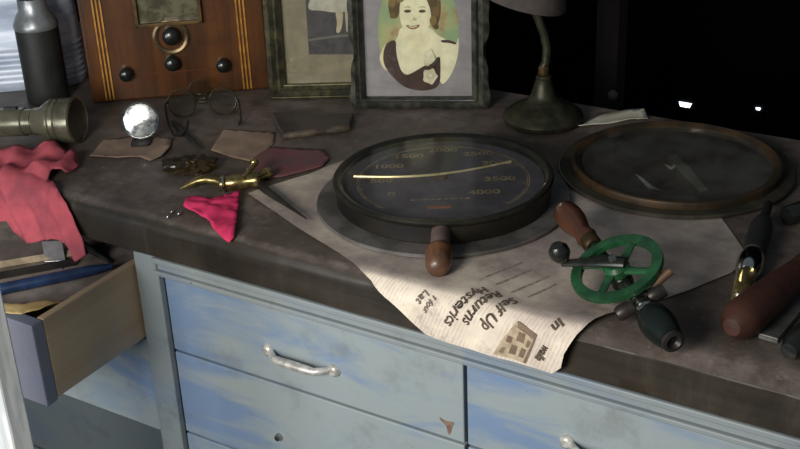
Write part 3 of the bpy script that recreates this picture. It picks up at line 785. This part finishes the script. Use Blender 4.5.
for z_, d_ in ((.0225, .0102), (.0035, .0150)):  # highlights along the bottom rail, added as pale strips
    MB().tube([(-.098, -d_, z_), (.098, -d_, z_)], .0013, 8).build('highlight_line', mat('pale_highlight', (140, 134, 100), (110, 104, 78), 50, .35, .5), pf2)

# ================================================================== wooden radio
A = at(93, 104); Bq = at(271, 89); ang = math.atan2(Bq.y - A.y, Bq.x - A.x); RW = (Bq - A).length
mid = (A + Bq) / 2
RMx = T(mid.x, mid.y, B + .0005, ang)
rd = thing('table_radio', 'upright walnut table radio with yellow inlay stripes and dark knobs', 'radio', RMx)
RH = .40
outline = [(-RW / 2, 0), (RW / 2, 0), (RW / 2, RH - .13)] + [(RW / 2 * math.cos(a), RH - .13 + .13 * math.sin(a)) for a in [PI * k / 20 for k in range(1, 20)]] + [(-RW / 2, RH - .13)]
MB().prism(outline, 0, .20, lambda a, b, d: Vector((a, d, b))).build('cabinet', walnut, rd, smooth=False, bevel=.004)
rp = lambda px, py, y=0: onplane(px, py, RMx, y)
pt0 = rp(70, 74); x0_ = rp(116, 78)[0]; x1_ = rp(234, 68)[0]
def slab(px_poly, y0, y1, m, name, parent=rd, bev=0, sm=0):
    q = [rp(a, b) for a, b in (smooth_loop(px_poly, sm) if sm else px_poly)]
    return MB().prism(q, y0, y1, lambda a, b, d: Vector((a, d, b))).build(name, m, parent, smooth=False, bevel=bev)
zlo, zhi = .004, .26
for cx in (rp(103, 50)[0], rp(244, 50)[0]):
    for k in (-1, 0, 1):
        MB().box((cx + k * .0062, -.001, (zlo + zhi) / 2), (.0026, .002, zhi - zlo)).build('inlay_stripe', inlay, rd, smooth=False)
for cx in (rp(110, 10)[0], rp(226, 10)[0]):
    MB().box((cx, -.0012, .262), (.010, .0024, .165)).build('grille_slot', mat('grille_cloth', (150, 132, 108), (120, 104, 84), 90, .9), rd, smooth=False)
zl = rp(172, 72)[1]
MB().box((0, -.0008, zl), (x1_ - x0_, .0016, .0018)).build('moulding_line', walnut_h, rd, smooth=False)
xa_, zt_ = rp(136, 26); xb_, _ = rp(203, 24); ex = (xa_ + xb_) / 2; ew = xb_ - xa_
es = MB(); ez0 = zt_ - .002; eh = .085
for (cx, cz, w, h) in ((ex, ez0 + .003, ew, .006), (ex, ez0 + eh, ew, .006), (xa_ + .003, ez0 + eh / 2, .006, eh), (xb_ - .003, ez0 + eh / 2, .006, eh)): es.box((cx, -.004, cz), (w, .008, h))
esc = es.build('dial_surround', brass_dull, rd, smooth=False, bevel=.001); 
MB().box((ex, -.001, ez0 + eh / 2), (ew - .008, .002, eh - .008)).build('dial_card', mat('dial_card', (118, 114, 96), (70, 66, 50), 45, .6), rd, smooth=False)
x_, z_ = rp(172, 20); MB().box((x_, -.0028, z_), (.024, .0012, .012)).build('dial_window', mat('dial_window', (150, 132, 120), (126, 110, 98), 60, .6), rd, smooth=False)
MB().lathe([(.028, -.003), (.031, -.006), (.033, -.003)], 40, Matrix.Translation((x_, 0, z_ + .012)) @ Matrix.Rotation(PI / 2, 4, 'X'), closed=True).build('dial_arc', brass_dull, rd)
kx, kz_ = rp(171, 37)
MB().lathe([(.023, .0005), (.030, .0005), (.0305, .003), (.027, .0045), (.023, .003)], 40, Matrix.Translation((kx, 0, kz_)) @ Matrix.Rotation(PI / 2, 4, 'X'), closed=True).build('knob_ring', mat('ring_bronze', (118, 100, 70), (90, 74, 50), 50, .35, .6), rd)
gl = MB(); gl.box((ex, -.0085, ez0 + eh / 2 + .003), (ew - .010, .0015, eh - .014)); gl.build('dial_glass', glass_clear, rd, smooth=False)
def rknob(px, py, r):
    x, z = rp(px, py, -.010)
    MB().lathe([(r * .75, 0), (r, .002), (r * 1.02, .008), (r * .92, .014), (r * .6, .0175), (.0005, .0185)], 26, Matrix.Translation((x, 0, z)) @ Matrix.Rotation(PI / 2, 4, 'X')).build('knob', black_lacquer, rd)
rknob(171, 37, .0150); rknob(172, 64, .0130); rknob(126, 75, .0120); rknob(223, 66, .0120)
MB().box((0, .1, -.0002 + .004), (RW + .008, .208, .008)).build('plinth', walnut_h, rd, smooth=False, bevel=.001) if False else None

# ================================================================== vacuum flask and tin
p = at(49, 99)
th = thing('vacuum_flask', 'black vacuum flask with silver shoulder beside the radio', 'flask', T(p.x, p.y, B + .0005))
MB().lathe([(.0005, 0), (.034, 0), (.036, .002), (.036, .130), (.0005, .130)], 48).build('body', mat('flask_black', (30, 32, 30), (40, 42, 38), 24, .5), th)
MB().lathe([(.0370, .129), (.0374, .132), (.0365, .138), (.030, .152), (.0250, .158), (.0240, .180), (.0005, .180)], 48).build('shoulder', pewter, th)
MB().lathe([(.0235, .1802), (.0245, .182), (.0245, .198), (.0225, .201), (.0225, .215), (.020, .222), (.0005, .223)], 40).build('cap', chrome, th)
q = at(20, 84); v_ = (q - CAM); v_.z = 0; away = v_.normalized()
q = Vector((p.x, p.y, 0)) + away * .100 + Vector((-.845, -.535, 0)) * .028
tn = thing('metal_tin', 'pale grey ribbed metal tin with rounded shoulders behind the flask', 'tin', T(q.x, q.y, B + .0005, YAW + .12))
def rbox_loft(levels):
    m_ = MB(); vs = []; fs = []; n = None
    for w, d, r, z in levels:
        L_ = rounded(w, d, r, 7); n = len(L_); vs += [(a, b, z) for a, b in L_]
    for i in range(len(levels) - 1):
        for k in range(n): l = (k + 1) % n; fs.append((i * n + k, i * n + l, (i + 1) * n + l, (i + 1) * n + k))
    fs += [tuple(range(n - 1, -1, -1)), tuple((len(levels) - 1) * n + k for k in range(n))]
    return m_.add(vs, fs)
lv = [(.200, .092, .040, 0), (.204, .096, .042, .003)]
for k in range(7):
    z = .012 + k * .010; lv += [(.204, .096, .042, z), (.209, .101, .044, z + .003), (.204, .096, .042, z + .006)]
lv += [(.204, .096, .042, .150), (.206, .098, .042, .156), (.204, .096, .042, .162), (.204, .096, .042, .205), (.196, .088, .040, .222), (.170, .066, .030, .234), (.12, .05, .024, .238)]
rbox_loft(lv).build('body', tin_grey, tn)
MB().lathe([(.022, .237), (.026, .2385), (.026, .252), (.023, .256), (.0005, .257)], 32).build('lid', pewter, tn)

# ================================================================== torch (flashlight)
a = at(-40, 124, .024); b = at(78, 120, .0385)
TM = axis_z(a, b); TL = (b - a).length
fl = thing('torch', 'ribbed silver torch with flared head lying beside the flask', 'torch', TM)
MB().lathe([(.0005, 0), (.021, .001), (.0225, .006), (.0225, TL - .090), (.0205, TL - .088), (.0205, TL - .074), (.0005, TL - .074)], 40).build('barrel', flash_metal, fl)
MB().lathe([(.019, TL - .074), (.022, TL - .072), (.0225, TL - .062), (.030, TL - .050), (.0345, TL - .044), (.0345, TL - .038), (.0325, TL - .036), (.0350, TL - .034), (.0350, TL - .028), (.0330, TL - .026), (.0355, TL - .024), (.0365, TL - .010), (.0365, TL - .002), (.0335, TL), (.0335, TL - .004), (.012, TL - .024), (.0005, TL - .026)], 48).build('head', flash_metal, fl)
MB().lathe([(.0005, TL - .0032), (.033, TL - .0032), (.033, TL - .0018), (.0005, TL - .0018)], 36).build('lens', glass_clear, fl)
MB().lathe([(.0330, TL - .0045), (.024, TL - .012), (.012, TL - .0225), (.0005, TL - .0245)], 36).build('reflector', mat('reflector', (190, 188, 176), (160, 158, 146), 30, .3, .5), fl)
MB().box((0, .0225, TL - .110), (.009, .006, .022)).build('switch', black_rough, fl, smooth=False, bevel=.001)

# ================================================================== little round mirror
mc = at(143, 120, .03)
mc = at(143, 139, .003); mc = Vector((mc.x, mc.y, 0))
ctr = Vector((mc.x, mc.y, B + .0335))
nd = ((CAM - ctr).normalized() + (LIGHT_POS + Vector((.05, 0, -.22)) - ctr).normalized()).normalized()
MMx = frame(ctr, nd.cross(Vector((0, 0, 1))), nd)
mr = thing('round_mirror', 'small round mirror with bright chrome rim standing by the spectacles', 'mirror', T(mc.x, mc.y, B, math.atan2(nd.y, nd.x) + PI / 2))
ML = mr.matrix_world.inverted() @ MMx
rim_pts = [(.0282 * math.cos(2 * PI * k / 48), .0282 * math.sin(2 * PI * k / 48)) for k in range(48)]
MB().lathe([(.0268, -.0015), (.0272, .0018), (.0284, .0024), (.0296, .0016), (.0296, -.0015)], 56, ML, closed=True).build('rim', chrome, mr)
t = NT('mirror_face'); v = t.mapping(); f_ = t.ramp(t.noise(v, 80, 4, .6), .42, .62)
t.base(t.mix(f_, lin((200, 204, 204)), lin((96, 98, 98)))); t.p.inputs['Metallic'].default_value = 1; t.p.inputs['Roughness'].default_value = .22
MB().lathe([(.0005, .0024), (.007, .00223), (.014, .0017), (.021, .0009), (.0266, -.0002), (.0266, -.0012), (.0005, -.0012)], 48, ML).build('glass', t.m, mr)
MB().prism(rounded(.030, .034, .006), .0008, .0055, lambda a, b, d: Vector((a, b - .012, d))).build('foot', black_rough, mr, smooth=False)
MB().box((0, .003, .006), (.010, .004, .010)).build('clip', black_rough, mr, smooth=False)

# ================================================================== spectacles
sp0 = at(183, 119, .0); sp1 = at(224, 117, .0); cx_ = (sp0 + sp1) / 2; an = math.atan2(sp1.y - sp0.y, sp1.x - sp0.x)
sp = thing('spectacles', 'wire spectacles with round lenses and curled temples in front of the radio', 'spectacles', T(cx_.x, cx_.y, B + .0008, an))
wire = mat('wire', (92, 88, 66), (64, 60, 46), 60, .3, .8)
def ring_pts(cx, cz, rx, rz, tilt): return [(cx + rx * math.cos(2 * PI * k / 32), tilt * (cz + rz * math.sin(2 * PI * k / 32)), cz + rz * math.sin(2 * PI * k / 32)) for k in range(33)]
gap = (sp1 - sp0).length / 2
for s_ in (-1, 1):
    MB().tube(ring_pts(s_ * gap, .0245, .0225, .0215, .25), .0014, 8).build('lens_rim', wire, sp)
    MB().add([(s_ * gap + .022 * math.cos(2 * PI * k / 32), .25 * (.0245 + .021 * math.sin(2 * PI * k / 32)), .0245 + .021 * math.sin(2 * PI * k / 32)) for k in range(32)], [tuple(range(32))]).build('lens', glass_mat('lens_glass', (240, 240, 226), 1.3), sp)
    hx = s_ * (gap + .0225)
    if s_ < 0: path = [(hx, .007, .028), (hx - .003, -.004, .027), (hx + .002, -.030, .019), (hx + .010, -.062, .010), (hx + .020, -.085, .005), (hx + .032, -.092, .006), (hx + .040, -.082, .012), (hx + .041, -.064, .020)]
    else: path = [(hx, .007, .028), (hx + .004, -.004, .027), (hx + .007, -.020, .017), (hx + .009, -.036, .006), (hx + .006, -.046, .0025)]
    MB().tube(path, .0020, 8).build('temple', dark_metal, sp)
MB().tube([(-gap + .0225, .007, .026), (-.006, .002, .033), (.006, .002, .033), (gap - .0225, .007, .026)], .0013, 8).build('bridge', wire, sp)
# loose lens standing behind
lb = at(197, 106)
ll = thing('loupe', 'small round loupe lens leaning behind the spectacles', 'loupe', T(lb.x, lb.y + .012, B + .0005, an))
MB().tube(ring_pts(0, .0205, .0200, .0195, .15), .0011, 8).build('rim', wire, ll)
MB().add([(.0195 * math.cos(2 * PI * k / 32), .15 * (.0205 + .019 * math.sin(2 * PI * k / 32)), .0205 + .019 * math.sin(2 * PI * k / 32)) for k in range(32)], [tuple(range(32))]).build('lens', glass_mat('loupe_glass', (226, 224, 200), 1.3), ll)
rod('pen', 'dark slim pen lying between the mirror and spectacles', 'pen', (173, 122), (201, 149), .0047, .004, black_rough, taper=[.003, .004, .004, .004, .004, .003, .001])

# ================================================================== papers, case, wrapper
def flat(name, label, cat, px, m, thick=.0008, lift=.0008, seed=0, step=.008, curlup=0.0):
    lp = [dev(*q) for q in px]; rs = resample(lp, step)
    def h(x, y):
        e = edge_dist((x, y), rs); return lift + .0006 + .0005 * nz(x, y, seed, 30) + curlup * math.exp(-(e / .008) ** 2) * max(0, .4 + nz(x, y, seed, 18))
    return tag(sheet(name, lp, step, h, m, thick), label, cat)
flat('paper_scrap', 'brown paper scrap with curled edge in front of the round mirror', 'paper', [(90, 158), (104, 141), (130, 138), (172, 140), (170, 150), (162, 158), (150, 162), (140, 158), (118, 160)], kraft, seed=1, curlup=.004)
flat('paper_card', 'tan paper card lying beside the red booklet', 'paper', [(211, 151), (224, 130), (275, 133), (274, 144), (254, 163), (232, 158)], kraft, seed=2)
flat('booklet', 'thin dull red booklet lying by the newspaper corner', 'booklet', [(246, 171), (256, 158), (272, 149), (324, 152), (330, 160), (322, 168), (283, 178), (263, 180)], red_cover, thick=.0022, lift=.0022, seed=3)
flat('paper_strip', 'white curled paper strip beside the lamp at the bench back', 'paper', [(578, 129), (603, 118), (628, 112), (644, 111), (648, 121), (628, 122), (604, 126)], white_paper, seed=4, curlup=.008)
cs = thing('flat_case', 'flat dark case with worn metal front edge before the picture frames', 'case', T(0, 0, 0))
cpx = [(282, 134), (349, 125), (354, 113), (270, 112)]
cq = [at(*q, .011) for q in cpx]; mid_ = sum(cq, Vector()) / 4
loop_ = [(q.x, q.y) for q in cq]
MB().prism(loop_, B + .0008, B + .0115, lambda a, b, d: Vector((a, b, d))).build('body', mat('case_dark', (72, 62, 58), (54, 48, 46), 20, .5), cs, smooth=False, bevel=.003)
e0, e1 = cq[0], cq[1]
MB().tube([Vector((e0.x, e0.y, B + .0065)).lerp(Vector((e1.x, e1.y, B + .0065)), k / 6) for k in range(7)], .0056, 10).build('metal_edge', mat('worn_nickel', (150, 136, 116), (96, 84, 74), 30, .35, .7), cs)
# crumpled wrapper
mbw = MB(); wc = at(190, 166, .008); vs = []; fs = []; nu, nv = 26, 14
for i in range(nv + 1):
    for k in range(nu):
        a = 2 * PI * k / nu; e = PI * i / nv - PI / 2; d = Vector((math.cos(e) * math.cos(a), math.cos(e) * math.sin(a), math.sin(e)))
        r = 1 + .45 * nz(d.x * 2, d.y * 2, d.z * 2 + 5, 1.4) + .22 * nz(d.x, d.y, d.z + 9, 5)
        vs.append((d.x * r * .036, d.y * r * .026, max(-.0085, d.z * r * .012)))
for i in range(nv):
    for k in range(nu): l = (k + 1) % nu; fs.append((i * nu + k, i * nu + l, (i + 1) * nu + l, (i + 1) * nu + k))
o = mbw.add(vs, fs).build('cellophane_wrapper', cello, smooth=False, loc=(wc.x, wc.y, B + .0092)); o.rotation_euler = (0, 0, YAW)
tag(o, 'crumpled amber cellophane wrapper behind the brass fitting', 'wrapper')

# ================================================================== brass fitting, awl, beads
bf = thing('brass_fitting', 'polished brass fitting with curved pointed horn and round knobs', 'fitting', T(0, 0, 0))
bp = lambda px, py, z: at(px, py, z)
MB().tube([bp(180, 189, .006), bp(188, 185, .009), bp(197, 181, .012), bp(207, 179, .014), bp(217, 180, .014), bp(224, 183, .012)], [.0012, .0042, .0064, .0074, .0076, .0070], 14).build('horn', brass, bf)
bmx = axis_z(bp(221, 184, .012), bp(257, 180, .013)); BL = (bp(257, 180, .013) - bp(221, 184, .012)).length
MB().lathe([(.0005, -.002), (.0100, -.002), (.0112, .001), (.0112, .005), (.0092, .007), (.0112, .014), (.0118, BL * .5), (.0095, BL * .8), (.0118, BL * .88), (.0118, BL), (.006, BL + .004), (.0005, BL + .005)], 26, bmx).build('body', brass, bf)
MB().lathe([(.0114, .001), (.0126, .002), (.0126, .004), (.0114, .005)], 26, bmx).build('collar', chrome, bf)
MB().tube([bp(243, 180, .018), bp(248, 173, .022), bp(254, 165, .026)], [.005, .0036, .0042], 12).build('lever', brass, bf)
sph = [(.0005 if abs(math.cos(e)) < .01 else .0068 * math.cos(e), .0068 * math.sin(e)) for e in [PI * k / 10 - PI / 2 for k in range(11)]]
MB().lathe(sph, 20, Matrix.Translation(bp(254, 162, .028))).build('knob', brass, bf)
MB().tube([bp(254, 179, .014), bp(261, 176, .014), bp(268, 172, .013)], [.006, .0055, .0075], 14).build('spout', brass, bf)
MB().lathe([(r * 1.15, z * 1.15) for r, z in sph], 20, Matrix.Translation(bp(267, 173, .013))).build('knob', brass, bf)
rod('awl', 'dark pointed steel awl lying across the newspaper corner', 'awl', (260, 186), (307, 219), .0085, .005, dark_metal, taper=[.0052, .0056, .0050, .0036, .0028, .0020, .0008])
for i, (x, y) in enumerate([(172, 212), (179, 214), (168, 217), (196, 199), (205, 201)]):
    c = at(x, y, .003)
    if i == 3: c = at(x, y, .005)
    s3 = [(max(.0002, .0028 * math.cos(e)), .0028 * math.sin(e)) for e in [PI * k / 8 - PI / 2 for k in range(9)]]
    tag(MB().lathe(s3, 14).build('steel_bead', chrome, loc=(c.x, c.y, B + .0032 if i < 3 else B + .0066)), 'tiny shiny steel bead lying on the bench beside the bright pink rag' if i < 3 else 'tiny shiny steel bead resting on the top edge of the bright pink rag', 'bead', 'steel beads by the pink rag')

# ================================================================== pink rags
lpR = [dev(*q) for q in [(184, 210), (188, 203), (198, 201), (210, 203), (224, 199), (240, 196), (239, 210), (237, 226), (236, 240), (232, 244), (224, 239), (214, 231), (207, 222), (196, 217), (190, 213)]]
def hR(x, s): return .006 + .007 * abs(nz(x, s, 4, 48)) + .004 * nz(x, s, 7, 24)
tag(sheet('pink_rag', lpR, .005, hR, bright_pink, .0016), 'small bright pink rag hanging over the bench edge by the brass fitting', 'rag')
px1 = [(-40, 156), (-10, 157), (18, 158), (38, 155), (50, 152), (58, 153), (66, 157), (78, 163), (79, 170), (67, 178), (54, 178), (49, 183), (60, 192), (70, 204), (79, 222), (88, 238), (94, 250), (89, 254), (80, 248), (72, 240), (60, 234), (46, 237), (32, 236), (22, 228), (14, 217), (0, 212), (-40, 205)]
lp1 = [dev(*q) for q in px1]
def h1(x, s):
    fold = .5 + .5 * math.sin(150 * (x + .55 * s) + 5 * nz(x, s, 1, 7))
    h = .006 + .011 * fold ** 2 * (.7 + .6 * nz(x, s, 3, 10)) + .005 * nz(x, s, 6, 34)
    if s > .03: h += .020 * max(0, nz(x, s, 12, 22) + .2)
    if s < -.03: h += min(.02, (-.03 - s) * .25)
    return max(.0045, h)
tag(sheet('pink_cloth', lp1, .0065, h1, pink_cloth, .0016), 'large faded pink cloth draped over the bench edge above open drawer', 'cloth')

# ================================================================== desk lamp
lc = at(543, 121); LM = T(lc.x, lc.y, B + .0006, YAW)
lm = thing('desk_lamp', 'bronze desk lamp with round textured base, bent stem and fabric shade', 'lamp', LM)
MB().lathe([(.0005, 0), (.058, 0), (.0625, .003), (.0635, .009), (.0605, .014), (.0560, .016), (.0530, .020), (.045, .025), (.033, .031), (.024, .037), (.0190, .046), (.0150, .060), (.0115, .070), (.0125, .073), (.0105, .076), (.0005, .077)], 56).build('base', lamp_bronze, lm)
MB().lathe([(.0078, .0765), (.0090, .079), (.0080, .084), (.0088, .088), (.0062, .092), (.0005, .092)], 24).build('collar', brass_dull, lm)
fwd = Matrix.Rotation(0, 3, 'Z')
def lloc(px, py): x, z = onplane(px, py, LM, 0); return Vector((x, 0, z))
s0 = Vector((0, 0, .090)); pts = [s0, lloc(546, 62), lloc(547, 48), lloc(544, 34), lloc(539, 20), lloc(533, 6), lloc(525, -8), lloc(518, -22)]
MB().tube(pts, .0068, 14).build('stem', lamp_bronze, lm)
r0 = lloc(481, -8); r1 = lloc(565, 10); rc = (r0 + r1) / 2; xd = (r1 - r0).normalized(); zd = Vector((-xd.z, 0, xd.x))
hr = (r1 - r0).length / 2
SM = frame(rc, xd, zd)
MB().lathe([(hr, 0), (hr * 1.01, .002), (hr, .005), (hr * .50, .105), (hr * .46, .110), (hr * .44, .108), (hr * .97, .004)], 56, SM, closed=True).build('shade', shade_cloth, lm)
MB().tube([pts[-1], SM @ Vector((0, 0, .090))], .005, 10).build('socket', brass_dull, lm)

# ================================================================== tools at the right end
def lathe_tool(name, label, cat, p0, z0, p1, z1, parts):
    a = at(*p0, z0); b = at(*p1, z1); M = axis_z(a, b); L = (b - a).length
    r = thing(name, label, cat, M)
    for nm, prof, m in parts: MB().lathe([(rr, zf * L) for rr, zf in prof], 30, M=None).build(nm, m, r)
    return r
lathe_tool('soldering_tool', 'dark handled tool with polished metal bulb and amber glass tip', 'tool', (768, 206), .014, (737, 306), .012, [
    ('shank', [(.0005, -.02), (.006, -.02), (.0065, .16), (.0005, .16)], dark_metal),
    ('handle', [(.0005, .15), (.010, .16), (.0145, .24), (.0150, .40), (.0135, .52), (.0005, .52)], black_rough),
    ('bulb', [(.0005, .51), (.012, .515), (.0155, .56), (.0165, .62), (.0150, .68), (.0118, .72), (.0005, .72)], chrome),
    ('tip', [(.0112, .70), (.0122, .74), (.0118, .82), (.0090, .95), (.0005, .97)], glass_amber)])
lathe_tool('mallet_handle', 'reddish brown wooden tool handle with rounded end at the bench front', 'handle', (731, 328), .0235, (815, 258), .0235, [
    ('grip', [(.0005, .0), (.010, .005), (.0185, .05), (.0225, .12), (.0225, .30), (.0195, .55), (.0160, .8), (.0160, 1.0), (.0005, 1.0)], red_wood),
    ('ferrule', [(.0005, 1.001), (.0168, 1.001), (.0168, 1.12), (.0005, 1.12)], dark_metal)])
a = at(768, 338, .005); b = at(822, 272, .005); dv = (b - a); ln = dv.length
o = MB().box((0, 0, 0), (ln, .022, .007)).build('flat_file', mat('file_grey', (108, 108, 104), (84, 84, 80), 40, .5, .5), smooth=False, bevel=.001, loc=((a + b) / 2)); o.location.z = B + .0042; o.rotation_euler = (0, 0, math.atan2(dv.y, dv.x))
tag(o, 'flat grey steel file lying beside the reddish wooden handle', 'file')
lathe_tool('screwdriver', 'screwdriver with dark round handle at the bench front corner', 'screwdriver', (788, 352), .0155, (838, 306), .0155, [
    ('handle', [(.0005, 0), (.009, .01), (.0145, .10), (.0150, .45), (.0115, .70), (.0110, .85), (.0005, .85)], black_lacquer),
    ('shaft', [(.0005, .84), (.004, .85), (.004, 2.0), (.0005, 2.0)], steel)])
lathe_tool('oil_bottle', 'small dark bottle lying beside the glass bezel', 'bottle', (786, 216), .0135, (826, 203), .0135, [
    ('body', [(.0005, 0), (.011, .0), (.0130, .05), (.0130, 1.0), (.006, 1.2), (.0005, 1.2)], black_lacquer),
    ('cap', [(.0005, 1.201), (.0075, 1.201), (.0075, 1.5), (.0005, 1.5)], dark_metal)])

# ================================================================== behind the bench
p = aty(611, 50, 1.25)
po = thing('timber_post', 'dark timber post standing behind the bench', 'post', T(p.x, 1.25, 0))
MB().box((0, 0, .9), (.05, .05, 1.8)).build('shaft', mat('dark_timber', (30, 22, 22), (22, 16, 16), 8, .9, stretch=(6, 6, 1)), po, smooth=False, bevel=.002)
q = aty(613, 95, 1.22)
MB().lathe([(.006, -.003), (.011, .004), (.009, .012), (.0005, .015)], 20, Matrix.Translation((q.x - p.x, -.025, q.z)) @ Matrix.Rotation(PI / 2, 4, 'X')).build('knob', mat('pale_knob', (84, 84, 84), (70, 70, 70), 30, .6), po)
glow = emit_mat('pale_blue_glow', (220, 230, 255), 5.0)  # distant glints, drawn as self-lit plates with added dark backings
for lab, px, w, h in (('wide bluish glint built as a glowing plate on the dark back wall', (685, 105), .034, .012), ('tiny bluish glint built as a glowing plate on the dark back wall', (758, 109), .012, .006)):
    q = aty(*px, 1.835)
    r = thing('wall_glint', lab, 'lamp', T(q.x, 1.849, q.z))
    MB().prism(rounded(w + .014, h + .014, .006), -.012, 0, lambda a, b, d: Vector((a, d, b))).build('glint_backing', black_rough, r, smooth=False)
    MB().prism([(-w / 2, h / 2), (w / 2, h / 2), (w * .36, -h / 2), (-w * .36, -h / 2)], -.0135, -.0118, lambda a, b, d: Vector((a, d, b))).build('lens', glow, r, smooth=False)
